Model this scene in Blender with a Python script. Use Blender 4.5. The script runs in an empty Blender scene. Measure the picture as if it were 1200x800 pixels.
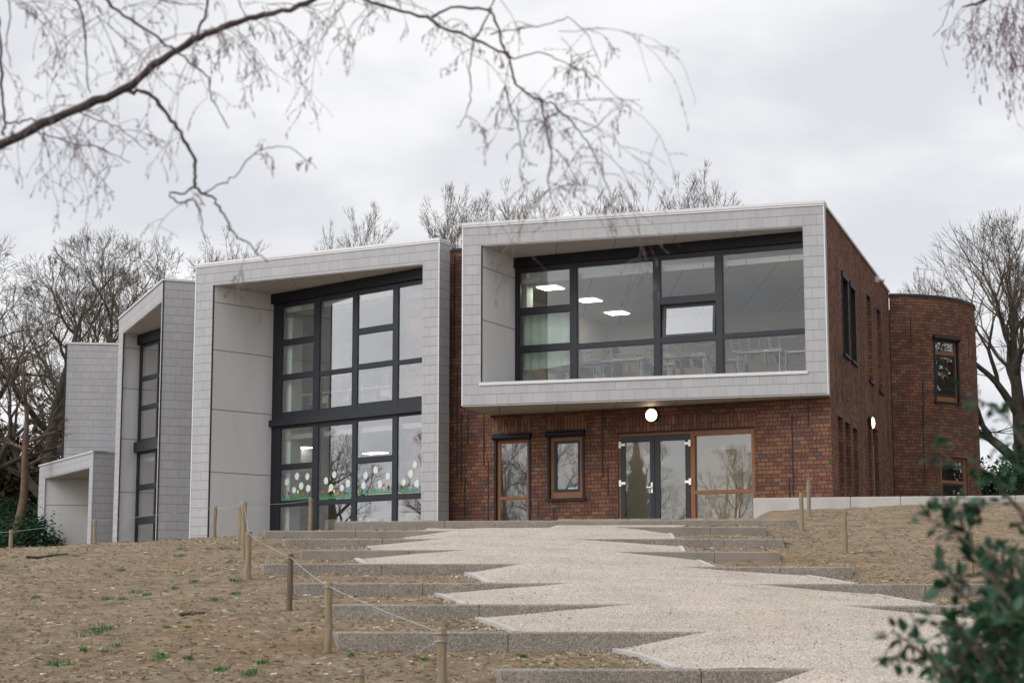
import bpy, bmesh, math, random
from mathutils import Vector, Matrix, noise

# ------------------------------------------------------------------ camera, sky, sun, exposure
SC = bpy.context.scene
COL = SC.collection
E = 1.6                                   # eye height above the ground under the camera
F = 2143.0                                # focal length in photo pixels (photo 1200 x 800)
PITCH = math.atan2(306.0, F)
CP, SP = math.cos(PITCH), math.sin(PITCH)
R = math.radians

cam_d = bpy.data.cameras.new("camera")
cam = bpy.data.objects.new("camera", cam_d)
COL.objects.link(cam)
cam.location = (0, 0, E)
cam.rotation_euler = (math.pi / 2 + PITCH, 0, 0)
cam_d.sensor_width = 36.0
cam_d.lens = F / 1200 * 36.0
cam_d.clip_start = 0.1
cam_d.clip_end = 3000
cam_d.dof.use_dof = True
cam_d.dof.focus_distance = 47.0
cam_d.dof.aperture_fstop = 4.8
SC.camera = cam

SUN_EL, SUN_AZ = R(38), R(238)            # azimuth measured clockwise from +Y: behind and to the left
world = bpy.data.worlds.new("World")
SC.world = world
world.use_nodes = True


class NB:
    """small node-tree helper"""
    def __init__(s, tree):
        s.t = tree
    def n(s, typ, **kw):
        nd = s.t.nodes.new(typ)
        for k, v in kw.items():
            setattr(nd, k, v)
        return nd
    def put(s, sock, v):
        if isinstance(v, bpy.types.NodeSocket):
            s.t.links.new(v, sock)
        else:
            sock.default_value = v
    def m(s, op, a, b=0.0, c=None, clamp=False):
        nd = s.n('ShaderNodeMath', operation=op)
        nd.use_clamp = clamp
        s.put(nd.inputs[0], a)
        s.put(nd.inputs[1], b)
        if c is not None:
            s.put(nd.inputs[2], c)
        return nd.outputs[0]
    def mix(s, f, a, b, blend='MIX'):
        nd = s.n('ShaderNodeMix', data_type='RGBA', blend_type=blend)
        s.put(nd.inputs['Factor'], f)
        s.put(nd.inputs[6], a if isinstance(a, bpy.types.NodeSocket) else (*a, 1))
        s.put(nd.inputs[7], b if isinstance(b, bpy.types.NodeSocket) else (*b, 1))
        return nd.outputs[2]
    def noise(s, vec, scale, detail=3.0, rough=0.55, dim='3D'):
        nd = s.n('ShaderNodeTexNoise', noise_dimensions=dim)
        if vec is not None:
            s.put(nd.inputs['Vector'], vec)
        nd.inputs['Scale'].default_value = scale
        nd.inputs['Detail'].default_value = detail
        nd.inputs['Roughness'].default_value = rough
        return nd.outputs['Fac']
    def ramp(s, f, stops, interp='LINEAR'):
        nd = s.n('ShaderNodeValToRGB')
        cr = nd.color_ramp
        cr.interpolation = interp
        while len(cr.elements) < len(stops):
            cr.elements.new(0.5)
        for el, (p, c) in zip(cr.elements, stops):
            el.position = p
            el.color = (*c, 1) if len(c) == 3 else c
        s.put(nd.inputs[0], f)
        return nd.outputs[0]
    def maprange(s, v, a, b, c=0.0, d=1.0, smooth=False):
        nd = s.n('ShaderNodeMapRange')
        if smooth:
            nd.interpolation_type = 'SMOOTHSTEP'
        s.put(nd.inputs[0], v)
        for i, q in enumerate((a, b, c, d)):
            nd.inputs[i + 1].default_value = q
        return nd.outputs[0]


def build_world():
    t = world.node_tree
    t.nodes.clear()
    b = NB(t)
    sky = b.n('ShaderNodeTexSky', sky_type='NISHITA')
    sky.sun_disc = False
    sky.sun_elevation = SUN_EL
    sky.sun_rotation = SUN_AZ
    tc = b.n('ShaderNodeTexCoord')
    sep = b.n('ShaderNodeSeparateXYZ')
    t.links.new(tc.outputs['Generated'], sep.inputs[0])
    z = b.m('MAXIMUM', sep.outputs[2], 0.0)
    q = b.m('ADD', z, 0.26)
    comb = b.n('ShaderNodeCombineXYZ')
    b.put(comb.inputs[0], b.m('DIVIDE', sep.outputs[0], q))
    b.put(comb.inputs[1], b.m('DIVIDE', sep.outputs[1], q))
    n1 = b.noise(comb.outputs[0], 1.1, 6.0, 0.52)
    n2 = b.noise(comb.outputs[0], 3.6, 5.0, 0.55)
    nn = b.m('ADD', b.m('MULTIPLY', n1, 0.7), b.m('MULTIPLY', n2, 0.3))
    cl = b.maprange(nn, 0.40, 0.575, 0.0, 1.0, True)
    deck = b.mix(cl, (7.75, 7.88, 8.3), (10.3, 10.2, 10.25))
    # the cloud deck brightens towards the zenith and pales to the horizon
    up = b.maprange(z, 0.26, 0.85, 1.0, 1.15, True)
    low = b.maprange(z, 0.02, 0.2, 1.08, 1.0, True)
    # thin cloud glows round the hidden sun, behind and to the left of the camera
    dt = b.n('ShaderNodeVectorMath', operation='DOT_PRODUCT')
    b.put(dt.inputs[0], tc.outputs['Generated'])
    dt.inputs[1].default_value = (math.sin(SUN_AZ) * math.cos(SUN_EL), math.cos(SUN_AZ) * math.cos(SUN_EL), math.sin(SUN_EL))
    glow = b.m('POWER', b.m('MAXIMUM', dt.outputs['Value'], 0.0), 3.0)
    gain = b.m('MULTIPLY', b.m('MULTIPLY', up, low), b.m('ADD', 1.0, b.m('MULTIPLY', glow, 1.6)))
    vm = b.n('ShaderNodeVectorMath', operation='SCALE')
    b.put(vm.inputs[0], deck)
    b.put(vm.inputs['Scale'], gain)
    col = b.mix(0.93, sky.outputs[0], vm.outputs[0])
    bg = b.n('ShaderNodeBackground')
    b.put(bg.inputs['Color'], col)
    bg.inputs['Strength'].default_value = 0.1
    out = b.n('ShaderNodeOutputWorld')
    t.links.new(bg.outputs[0], out.inputs[0])


build_world()
sun_d = bpy.data.lights.new("sun", 'SUN')
sun_d.energy = 1.5
sun_d.angle = R(28)
sun_d.color = (1.0, 0.965, 0.92)
sun = bpy.data.objects.new("sun", sun_d)
COL.objects.link(sun)
sv = Vector((math.sin(SUN_AZ) * math.cos(SUN_EL), math.cos(SUN_AZ) * math.cos(SUN_EL), math.sin(SUN_EL)))
sun.rotation_euler = (-sv).to_track_quat('-Z', 'Y').to_euler()
sun.location = sv * 60
SC.view_settings.view_transform = 'Standard'
SC.view_settings.look = 'None'
SC.view_settings.exposure = 0.0
SC.view_settings.gamma = 1.0
SC.view_settings.use_curve_mapping = False

rng = random.Random(11)


# ------------------------------------------------------------------ sight lines into the place
def ray(px, py):
    u, v = px - 600.0, 400.0 - py
    d = F * CP - v * SP
    return u / d, (F * SP + v * CP) / d


def at(px, py, Y):
    x, z = ray(px, py)
    return Vector((x * Y, Y, E + z * Y))


class Wall:
    """vertical plane through p0, direction d towards the right, normal out to the front"""
    def __init__(s, p0, p1):
        s.o = Vector((p0[0], p0[1]))
        v = Vector((p1[0] - p0[0], p1[1] - p0[1]))
        s.len = v.length
        s.d = v.normalized()
        s.n = Vector((s.d.y, -s.d.x))
    def hit(s, px, py, out=0.0):
        x, z = ray(px, py)
        o = s.o + s.n * out
        # (x*Y - ox)*nx + (Y-oy)*ny = 0
        Y = (o.x * s.n.x + o.y * s.n.y) / (x * s.n.x + s.n.y)
        p = Vector((x * Y, Y))
        return (p - o).dot(s.d), E + z * Y
    def s(s_, px, py, out=0.0):
        return s_.hit(px, py, out)[0]
    def z(s, px, py, out=0.0):
        return s.hit(px, py, out)[1]
    def p(s_, s, out, z):
        q = s_.o + s_.d * s + s_.n * out
        return Vector((q.x, q.y, z))
    def xy(s_, s, out=0.0):
        q = s_.o + s_.d * s + s_.n * out
        return (q.x, q.y)


# ------------------------------------------------------------------ mesh builder
def wloc(o):
    v = Vector((0, 0, 0))
    while o is not None:
        v += o.location
        o = o.parent
    return v


class MB:
    def __init__(s):
        s.v, s.f, s.uv, s.mi = [], [], [], []
        s.cur = 0
    def face(s, pts, uvs=None, mi=None):
        mi = s.cur if mi is None else mi
        i = len(s.v)
        s.v.extend([tuple(p) for p in pts])
        s.f.append(tuple(range(i, i + len(pts))))
        s.uv.append(uvs)
        s.mi.append(mi)
    def hexa(s, c):
        """8 corners: 0-3 bottom loop (ccw from above), 4-7 top loop"""
        c = [Vector(p) for p in c]
        for idx in ((3, 2, 1, 0), (4, 5, 6, 7), (0, 1, 5, 4), (1, 2, 6, 5), (2, 3, 7, 6), (3, 0, 4, 7)):
            s.face([c[k] for k in idx])
    def box(s, x0, x1, y0, y1, z0, z1):
        s.hexa([(x0, y0, z0), (x1, y0, z0), (x1, y1, z0), (x0, y1, z0),
                (x0, y0, z1), (x1, y0, z1), (x1, y1, z1), (x0, y1, z1)])
    def wbox(s, w, s0, s1, o0, o1, z0, z1):
        """box in wall coordinates; o1 > o0 is further out"""
        s.hexa([w.p(s0, o1, z0), w.p(s1, o1, z0), w.p(s1, o0, z0), w.p(s0, o0, z0),
                w.p(s0, o1, z1), w.p(s1, o1, z1), w.p(s1, o0, z1), w.p(s0, o0, z1)])
    def prism(s, poly, z0, z1):
        a = 0.0
        n = len(poly)
        for i in range(n):
            x0, y0 = poly[i][:2]
            x1, y1 = poly[(i + 1) % n][:2]
            a += x0 * y1 - x1 * y0
        if a < 0:
            poly = poly[::-1]
        b = [(p[0], p[1], z0) for p in poly]
        t = [(p[0], p[1], z1) for p in poly]
        s.face(b[::-1])
        s.face(t)
        for i in range(n):
            j = (i + 1) % n
            s.face([b[i], b[j], t[j], t[i]])
    def tube(s, pts, radii, sides=6, caps=True):
        pts = [Vector(p) for p in pts]
        n = len(pts)
        if n < 2:
            return
        base = len(s.v)
        ref = Vector((0.31, 0.17, 0.93))
        for i, p in enumerate(pts):
            d = pts[min(i + 1, n - 1)] - pts[max(i - 1, 0)]
            if d.length < 1e-7:
                d = Vector((0, 0, 1))
            d.normalize()
            a = d.cross(ref)
            if a.length < 0.05:
                a = d.cross(Vector((1, 0, 0)))
            a.normalize()
            b = d.cross(a)
            r = radii[i] if hasattr(radii, '__len__') else radii
            for k in range(sides):
                an = 2 * math.pi * k / sides
                s.v.append(tuple(p + (a * math.cos(an) + b * math.sin(an)) * r))
        for i in range(n - 1):
            for k in range(sides):
                k2 = (k + 1) % sides
                s.f.append((base + i * sides + k, base + i * sides + k2, base + (i + 1) * sides + k2, base + (i + 1) * sides + k))
                s.uv.append(None)
                s.mi.append(0)
        if caps and sides > 3:
            s.f.append(tuple(base + k for k in range(sides))[::-1]); s.uv.append(None); s.mi.append(0)
            s.f.append(tuple(base + (n - 1) * sides + k for k in range(sides))); s.uv.append(None); s.mi.append(0)
    def disc(s, w, sc, zc, r, o0, o1, sides=24, squash=1.0, dome=0.0):
        """short cylinder standing off a wall, optionally domed"""
        rings = [(r, o0), (r, o1)]
        if dome:
            for k in range(1, 5):
                a = k / 4 * math.pi / 2
                rings.append((r * math.cos(a), o1 + dome * math.sin(a)))
        P = []
        for rr, oo in rings:
            P.append([w.p(sc + rr * math.cos(2 * math.pi * k / sides), oo, zc + rr * squash * math.sin(2 * math.pi * k / sides)) for k in range(sides)])
        for i in range(len(P) - 1):
            for k in range(sides):
                k2 = (k + 1) % sides
                s.face([P[i][k], P[i][k2], P[i + 1][k2], P[i + 1][k]])
        s.face(P[-1])
        s.face(P[0][::-1])
    def build(s, name, mat, parent=None, smooth=False):
        off = wloc(parent) if parent is not None else Vector((0, 0, 0))
        me = bpy.data.meshes.new(name)
        me.from_pydata([(x - off.x, y - off.y, z - off.z) for x, y, z in s.v], [], s.f)
        uvl = me.uv_layers.new(name="UVMap")
        data = []
        for f, u in zip(s.f, s.uv):
            if u is not None:
                for q in u:
                    data.extend(q)
                continue
            p = [Vector(s.v[k]) for k in f]
            n = (p[1] - p[0]).cross(p[2] - p[0])
            if n.length > 1e-12:
                n.normalize()
            if abs(n.z) < 0.7:
                t = Vector((-n.y, n.x, 0))
                if t.length > 1e-9:
                    t.normalize()
                for q in p:
                    data.extend((q.dot(t), q.z))
            else:
                for q in p:
                    data.extend((q.x, q.y))
        uvl.data.foreach_set("uv", data)
        mats = mat if isinstance(mat, (list, tuple)) else [mat]
        for m_ in mats:
            me.materials.append(m_)
        if len(mats) > 1:
            me.polygons.foreach_set("material_index", s.mi)
        if smooth:
            me.polygons.foreach_set("use_smooth", [True] * len(me.polygons))
        me.update()
        o = bpy.data.objects.new(name, me)
        COL.objects.link(o)
        if parent is not None:
            o.parent = parent
        return o


def tag(o, label=None, cat=None, group=None, kind=None):
    if label: o["label"] = label
    if cat: o["category"] = cat
    if group: o["group"] = group
    if kind: o["kind"] = kind
    return o


def empty(name, loc, label=None, cat=None, group=None):
    o = bpy.data.objects.new(name, None)
    COL.objects.link(o)
    o.location = loc
    o.empty_display_size = 0.3
    return tag(o, label, cat, group)


def copy_tree(o, parent=None):
    c = o.copy()
    COL.objects.link(c)
    c.parent = parent
    for ch in list(o.children):
        copy_tree(ch, c)
    return c


# ------------------------------------------------------------------ materials
def new_mat(name):
    m = bpy.data.materials.new(name)
    m.use_nodes = True
    t = m.node_tree
    t.nodes.clear()
    b = NB(t)
    out = b.n('ShaderNodeOutputMaterial')
    p = b.n('ShaderNodeBsdfPrincipled')
    t.links.new(p.outputs[0], out.inputs[0])
    return m, b, p, out


def bump(b, p, h, strength, dist):
    nd = b.n('ShaderNodeBump')
    nd.inputs['Strength'].default_value = strength
    nd.inputs['Distance'].default_value = dist
    b.put(nd.inputs['Height'], h)
    b.put(p.inputs['Normal'], nd.outputs[0])


def plain(name, col, rough=0.6, metal=0.0, var=0.12, scale=3.0, bumpy=0.0, spec=0.5):
    m, b, p, _ = new_mat(name)
    g = b.n('ShaderNodeNewGeometry')
    nz = b.noise(g.outputs['Position'], scale, 4.0, 0.6)
    f = b.maprange(nz, 0.3, 0.7, 1 - var, 1 + var)
    vm = b.n('ShaderNodeVectorMath', operation='SCALE')
    vm.inputs[0].default_value = col
    b.put(vm.inputs['Scale'], f)
    b.put(p.inputs['Base Color'], vm.outputs[0])
    p.inputs['Roughness'].default_value = rough
    p.inputs['Metallic'].default_value = metal
    p.inputs['Specular IOR Level'].default_value = spec
    if bumpy:
        bump(b, p, b.noise(g.outputs['Position'], scale * 12, 3.0), bumpy, 0.01)
    return m


def emit(name, col, strength):
    m = bpy.data.materials.new(name)
    m.use_nodes = True
    t = m.node_tree
    t.nodes.clear()
    b = NB(t)
    out = b.n('ShaderNodeOutputMaterial')
    e = b.n('ShaderNodeEmission')
    e.inputs[0].default_value = (*col, 1)
    e.inputs[1].default_value = strength
    t.links.new(e.outputs[0], out.inputs[0])
    return m


def brick_mat(name, soldier=False):
    m, b, p, _ = new_mat(name)
    uvn = b.n('ShaderNodeUVMap', uv_map="UVMap")
    sep = b.n('ShaderNodeSeparateXYZ')
    b.put(sep.inputs[0], uvn.outputs[0])
    U, V = sep.outputs[0], sep.outputs[1]
    if soldier:
        U, V = V, U
    H, W, MJ = (0.104, 0.215, 0.0078)
    if soldier:
        W = 0.42
    r = b.m('DIVIDE', V, H)
    row = b.m('FLOOR', r)
    fv = b.m('FRACT', r)
    wn1 = b.n('ShaderNodeTexWhiteNoise', noise_dimensions='1D')
    b.put(wn1.inputs['W'], row)
    offs = b.m('ADD', b.m('MULTIPLY', b.m('FLOORED_MODULO', row, 2.0), 0.5), b.m('MULTIPLY', wn1.outputs['Value'], 0.0 if soldier else 0.34))
    c = b.m('ADD', b.m('DIVIDE', U, W), offs)
    colid = b.m('FLOOR', c)
    fu = b.m('FRACT', c)
    cv = b.n('ShaderNodeCombineXYZ')
    b.put(cv.inputs[0], colid)
    b.put(cv.inputs[1], row)
    wn = b.n('ShaderNodeTexWhiteNoise', noise_dimensions='2D')
    b.put(wn.inputs['Vector'], cv.outputs[0])
    # a few bricks are snapped headers: an extra joint in the middle
    sc2 = b.n('ShaderNodeSeparateColor')
    b.put(sc2.inputs[0], wn.outputs['Color'])
    half = b.m('GREATER_THAN', sc2.outputs[1], 0.66)
    midd = b.m('ABSOLUTE', b.m('SUBTRACT', fu, 0.5))
    midj = b.m('MULTIPLY', b.m('LESS_THAN', midd, MJ / W), half)
    eu = b.m('MULTIPLY', b.m('MINIMUM', fu, b.m('SUBTRACT', 1.0, fu)), W)
    ev = b.m('MULTIPLY', b.m('MINIMUM', fv, b.m('SUBTRACT', 1.0, fv)), H)
    e = b.m('MINIMUM', eu, ev)
    joint = b.m('MAXIMUM', b.m('LESS_THAN', e, MJ), midj)
    tone = b.ramp(wn.outputs['Value'], [
        (0.0, (0.1579, 0.076, 0.050)), (0.16, (0.1297, 0.058, 0.042)), (0.32, (0.1842, 0.094, 0.055)),
        (0.46, (0.1203, 0.058, 0.046)), (0.58, (0.1920, 0.097, 0.055)), (0.70, (0.1429, 0.066, 0.049)),
        (0.82, (0.1673, 0.090, 0.060)), (0.945, (0.0752, 0.068, 0.066)), (0.972, (0.0987, 0.066, 0.054))], 'CONSTANT')
    g = b.n('ShaderNodeNewGeometry')
    fine = b.noise(g.outputs['Position'], 34.0, 4.0, 0.65)
    big = b.noise(g.outputs['Position'], 0.7, 3.0, 0.5)
    k = b.m('MULTIPLY', b.maprange(fine, 0.3, 0.7, 0.68, 1.28), b.maprange(big, 0.3, 0.7, 0.78, 1.15))
    vm = b.n('ShaderNodeVectorMath', operation='SCALE')
    b.put(vm.inputs[0], tone)
    b.put(vm.inputs['Scale'], k)
    b.put(p.inputs['Base Color'], b.mix(joint, vm.outputs[0], (0.038, 0.030, 0.026)))
    p.inputs['Roughness'].default_value = 0.9
    p.inputs['Specular IOR Level'].default_value = 0.1
    h = b.m('ADD', b.m('MULTIPLY', b.m('SUBTRACT', 1.0, joint), 1.0), b.m('MULTIPLY', fine, 0.35))
    bump(b, p, h, 0.7, 0.012)
    return m


def tile_mat(name, base, TW=0.345, TH=0.272):
    m, b, p, _ = new_mat(name)
    uvn = b.n('ShaderNodeUVMap', uv_map="UVMap")
    sep = b.n('ShaderNodeSeparateXYZ')
    b.put(sep.inputs[0], uvn.outputs[0])
    r = b.m('DIVIDE', b.m("SUBTRACT", E + 10.15, sep.outputs[1]), TH)
    row = b.m('FLOOR', r)
    fv = b.m('FRACT', r)
    c = b.m('ADD', b.m('DIVIDE', sep.outputs[0], TW), b.m('MULTIPLY', b.m('FLOORED_MODULO', row, 2.0), 0.5))
    cid = b.m('FLOOR', c)
    fu = b.m('FRACT', c)
    cv = b.n('ShaderNodeCombineXYZ')
    b.put(cv.inputs[0], cid)
    b.put(cv.inputs[1], row)
    wn = b.n('ShaderNodeTexWhiteNoise', noise_dimensions='2D')
    b.put(wn.inputs['Vector'], cv.outputs[0])
    eu = b.m('MULTIPLY', b.m('MINIMUM', fu, b.m('SUBTRACT', 1.0, fu)), TW)
    ev = b.m('MULTIPLY', fv, TH)
    jv = b.m('LESS_THAN', eu, 0.0042)
    jh = b.m('LESS_THAN', ev, 0.0135)
    joint = b.m('MAXIMUM', b.m('MULTIPLY', jv, 0.75), jh)
    g = b.n('ShaderNodeNewGeometry')
    fine = b.noise(g.outputs['Position'], 60.0, 3.0, 0.6)
    # streaky weathering running down the tiles
    mp = b.n('ShaderNodeMapping')
    mp.inputs['Scale'].default_value = (1.6, 1.6, 0.22)
    b.put(mp.inputs[0], g.outputs['Position'])
    streak = b.noise(mp.outputs[0], 1.5, 4.0, 0.6)
    k = b.m('MULTIPLY', b.m('MULTIPLY', b.maprange(wn.outputs['Value'], 0, 1, 0.96, 1.04), b.maprange(fine, 0.3, 0.7, 0.965, 1.035)),
            b.maprange(streak, 0.3, 0.7, 0.94, 1.045))
    vm = b.n('ShaderNodeVectorMath', operation='SCALE')
    vm.inputs[0].default_value = base
    b.put(vm.inputs['Scale'], k)
    b.put(p.inputs['Base Color'], b.mix(joint, vm.outputs[0], tuple(q * 0.40 for q in base)))
    p.inputs['Roughness'].default_value = 0.62
    h = b.m('ADD', b.m('MULTIPLY', fv, 0.4), b.m('SUBTRACT', 1.0, joint))
    bump(b, p, h, 0.3, 0.005)
    return m


def panel_mat(name, base, joints_z, ju=None, var=0.05):
    """large flat boards: dark open joints at given heights (and a regular u spacing)"""
    m, b, p, _ = new_mat(name)
    uvn = b.n('ShaderNodeUVMap', uv_map="UVMap")
    sep = b.n('ShaderNodeSeparateXYZ')
    b.put(sep.inputs[0], uvn.outputs[0])
    joint = None
    for z in joints_z:
        j = b.m('LESS_THAN', b.m('ABSOLUTE', b.m('SUBTRACT', sep.outputs[1], z)), 0.014)
        joint = j if joint is None else b.m('MAXIMUM', joint, j)
    if ju:
        f = b.m('FRACT', b.m('DIVIDE', b.m('ADD', sep.outputs[0], ju[1]), ju[0]))
        j = b.m('LESS_THAN', f, 0.022 / ju[0])
        joint = j if joint is None else b.m('MAXIMUM', joint, j)
    g = b.n('ShaderNodeNewGeometry')
    mp = b.n('ShaderNodeMapping')
    mp.inputs['Scale'].default_value = (1.3, 1.3, 0.35)
    b.put(mp.inputs[0], g.outputs['Position'])
    k = b.maprange(b.noise(mp.outputs[0], 1.2, 5.0, 0.6), 0.3, 0.7, 1 - var, 1 + var)
    vm = b.n('ShaderNodeVectorMath', operation='SCALE')
    vm.inputs[0].default_value = base
    b.put(vm.inputs['Scale'], k)
    c = vm.outputs[0]
    if joint is not None:
        c = b.mix(joint, c, tuple(q * 0.30 for q in base))
    b.put(p.inputs['Base Color'], c)
    p.inputs['Roughness'].default_value = 0.6
    return m


def glass_mat(name, gain=1.0, lift=0.03):
    m = bpy.data.materials.new(name)
    m.use_nodes = True
    t = m.node_tree
    t.nodes.clear()
    b = NB(t)
    out = b.n('ShaderNodeOutputMaterial')
    tr = b.n('ShaderNodeBsdfTransparent')
    tr.inputs[0].default_value = (0.95, 0.97, 0.965, 1)
    gl = b.n('ShaderNodeBsdfGlossy')
    gl.inputs['Roughness'].default_value = 0.0
    gl.inputs[0].default_value = (0.97, 0.97, 1.0, 1)
    g = b.n('ShaderNodeNewGeometry')
    nd = b.n('ShaderNodeBump')
    nd.inputs['Strength'].default_value = 0.05
    nd.inputs['Distance'].default_value = 0.004
    b.put(nd.inputs['Height'], b.noise(g.outputs['Position'], 1.6, 1.0))
    dt = b.n('ShaderNodeVectorMath', operation='DOT_PRODUCT')
    b.put(dt.inputs[0], g.outputs['Incoming'])
    b.put(dt.inputs[1], g.outputs['Normal'])
    c5 = b.m('POWER', b.m('SUBTRACT', 1.0, b.m('ABSOLUTE', dt.outputs['Value']), clamp=True), 2.0)
    f = b.m('ADD', b.m('MULTIPLY', c5, gain), lift, clamp=True)
    mx = b.n('ShaderNodeMixShader')
    b.put(mx.inputs[0], f)
    t.links.new(tr.outputs[0], mx.inputs[1])
    t.links.new(gl.outputs[0], mx.inputs[2])
    t.links.new(mx.outputs[0], out.inputs[0])
    return m


def soil_mat():
    m, b, p, _ = new_mat("bare_soil")
    g = b.n('ShaderNodeNewGeometry')
    P = g.outputs['Position']
    big = b.noise(P, 0.35, 5.0, 0.6)
    mid = b.noise(P, 2.2, 6.0, 0.65)
    mp = b.n('ShaderNodeMapping')
    mp.inputs['Scale'].default_value = (0.75, 1.5, 1.0)
    b.put(mp.inputs[0], P)
    fine = b.noise(mp.outputs[0], 13.0, 6.0, 0.7)
    grain = b.noise(P, 55.0, 4.0, 0.7)
    c1 = b.ramp(b.m('ADD', b.m('MULTIPLY', fine, 0.65), b.m('MULTIPLY', mid, 0.35)),
                [(0.33, (0.092, 0.067, 0.044)), (0.42, (0.212, 0.160, 0.106)), (0.52, (0.320, 0.247, 0.167)), (0.64, (0.44, 0.360, 0.252))])
    dk = b.noise(mp.outputs[0], 1.7, 5.0, 0.7)
    c1 = b.mix(b.maprange(dk, 0.54, 0.66, 0.0, 0.55), c1, (0.070, 0.050, 0.036))
    ocr = b.maprange(big, 0.56, 0.68, 0.0, 0.55, True)
    c2 = b.mix(ocr, c1, (0.29, 0.165, 0.078))
    c3 = b.mix(b.maprange(grain, 0.62, 0.74, 0.0, 0.8), c2, (0.42, 0.37, 0.30))
    c4 = b.mix(b.maprange(grain, 0.36, 0.26, 0.0, 0.75), c3, (0.04, 0.028, 0.02))
    b.put(p.inputs['Base Color'], c4)
    p.inputs['Roughness'].default_value = 0.95
    p.inputs['Specular IOR Level'].default_value = 0.15
    bump(b, p, b.m('ADD', b.m('MULTIPLY', fine, 1.3), b.m('MULTIPLY', grain, 0.5)), 1.0, 0.08)
    return m


def gravel_mat():
    m, b, p, _ = new_mat("pale_gravel")
    g = b.n('ShaderNodeNewGeometry')
    P = g.outputs['Position']
    vo = b.n('ShaderNodeTexVoronoi')
    vo.inputs['Scale'].default_value = 85.0
    b.put(vo.inputs['Vector'], P)
    sep = b.n('ShaderNodeSeparateColor')
    b.put(sep.inputs[0], vo.outputs['Color'])
    c = b.ramp(sep.outputs[0], [(0.0, (0.120, 0.101, 0.081)), (0.18, (0.248, 0.212, 0.173)), (0.5, (0.348, 0.304, 0.254)), (0.8, (0.45, 0.401, 0.342)), (1.0, (0.60, 0.55, 0.48))])
    mid = b.noise(P, 1.1, 5.0, 0.6)
    k = b.maprange(mid, 0.3, 0.7, 0.86, 1.1)
    vm = b.n('ShaderNodeVectorMath', operation='SCALE')
    b.put(vm.inputs[0], c)
    b.put(vm.inputs['Scale'], k)
    big = b.noise(P, 0.55, 4.0, 0.6)
    c2 = b.mix(b.maprange(big, 0.56, 0.7, 0.0, 0.3, True), vm.outputs[0], (0.36, 0.27, 0.18))
    gr = b.noise(P, 16.0, 4.0, 0.75)
    c3 = b.mix(b.maprange(gr, 0.40, 0.30, 0.0, 0.55), c2, (0.16, 0.13, 0.11))
    b.put(p.inputs['Base Color'], c3)
    p.inputs['Roughness'].default_value = 0.92
    p.inputs['Specular IOR Level'].default_value = 0.2
    h = b.m('ADD', b.m('SUBTRACT', 1.0, vo.outputs['Distance']), b.m('MULTIPLY', gr, 0.8))
    bump(b, p, h, 0.45, 0.014)
    return m


def aggregate_mat(name, a, bcol, light):
    m, b, p, _ = new_mat(name)
    g = b.n('ShaderNodeNewGeometry')
    P = g.outputs['Position']
    n1 = b.noise(P, 75.0, 3.0, 0.8)
    n2 = b.noise(P, 1.6, 4.0, 0.6)
    c = b.ramp(n1, [(0.34, a), (0.5, bcol), (0.66, light)])
    k = b.maprange(n2, 0.3, 0.7, 0.82, 1.14)
    vm = b.n('ShaderNodeVectorMath', operation='SCALE')
    b.put(vm.inputs[0], c)
    b.put(vm.inputs['Scale'], k)
    b.put(p.inputs['Base Color'], vm.outputs[0])
    p.inputs['Roughness'].default_value = 0.9
    bump(b, p, n1, 0.5, 0.01)
    return m


def wood_mat(name, a, c, axis=(14, 14, 1.2)):
    m, b, p, _ = new_mat(name)
    g = b.n('ShaderNodeNewGeometry')
    mp = b.n('ShaderNodeMapping')
    mp.inputs['Scale'].default_value = axis
    b.put(mp.inputs[0], g.outputs['Position'])
    n1 = b.noise(mp.outputs[0], 2.0, 5.0, 0.65)
    b.put(p.inputs['Base Color'], b.ramp(n1, [(0.3, a), (0.7, c)]))
    p.inputs['Roughness'].default_value = 0.7
    return m


def island_mat(name, stops, rough=0.6, spec=0.4, trans=None):
    m, b, p, out = new_mat(name)
    g = b.n('ShaderNodeNewGeometry')
    c = b.ramp(g.outputs['Random Per Island'], stops)
    b.put(p.inputs['Base Color'], c)
    p.inputs['Roughness'].default_value = rough
    p.inputs['Specular IOR Level'].default_value = spec
    if trans:
        tl = b.n('ShaderNodeBsdfTranslucent')
        tl.inputs[0].default_value = (*trans, 1)
        mx = b.n('ShaderNodeMixShader')
        mx.inputs[0].default_value = 0.25
        b.t.links.new(p.outputs[0], mx.inputs[1])
        b.t.links.new(tl.outputs[0], mx.inputs[2])
        b.t.links.new(mx.outputs[0], out.inputs[0])
    return m


M = {}
M['brick'] = brick_mat("brown_red_brick")
M['slot'] = plain('shadowed_mortar_slot', (0.02, 0.016, 0.015), 0.9)  # near-black colour stands for the shade inside open slots
M['soldier'] = brick_mat("soldier_brick", True)
M['tile'] = tile_mat("grey_cladding_tile", (0.318, 0.318, 0.327))
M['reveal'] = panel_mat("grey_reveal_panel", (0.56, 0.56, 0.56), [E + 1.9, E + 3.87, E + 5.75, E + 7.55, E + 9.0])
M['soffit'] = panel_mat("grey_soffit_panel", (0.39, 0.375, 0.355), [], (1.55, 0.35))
M['coping'] = plain("grey_metal_coping", (0.50, 0.50, 0.50), 0.42, 0.3, 0.05)
M['trim'] = plain("pale_metal_trim", (0.52, 0.54, 0.58), 0.4, 0.4, 0.05)
M['dark'] = plain("anthracite_frame", (0.0125, 0.0145, 0.020), 0.45, 0.0, 0.12, 2.0, 0, 0.35)
M['black'] = plain("black_metal", (0.009, 0.0095, 0.012), 0.55, 0.0, 0.15, 2.0, 0, 0.25)
M['wood'] = wood_mat("brown_window_timber", (0.135, 0.052, 0.018), (0.215, 0.090, 0.032))
M['glass'] = glass_mat("window_glass", 1.25, 0.030)
M['glass_dim'] = glass_mat("entrance_glass", 1.3, 0.062)
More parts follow.
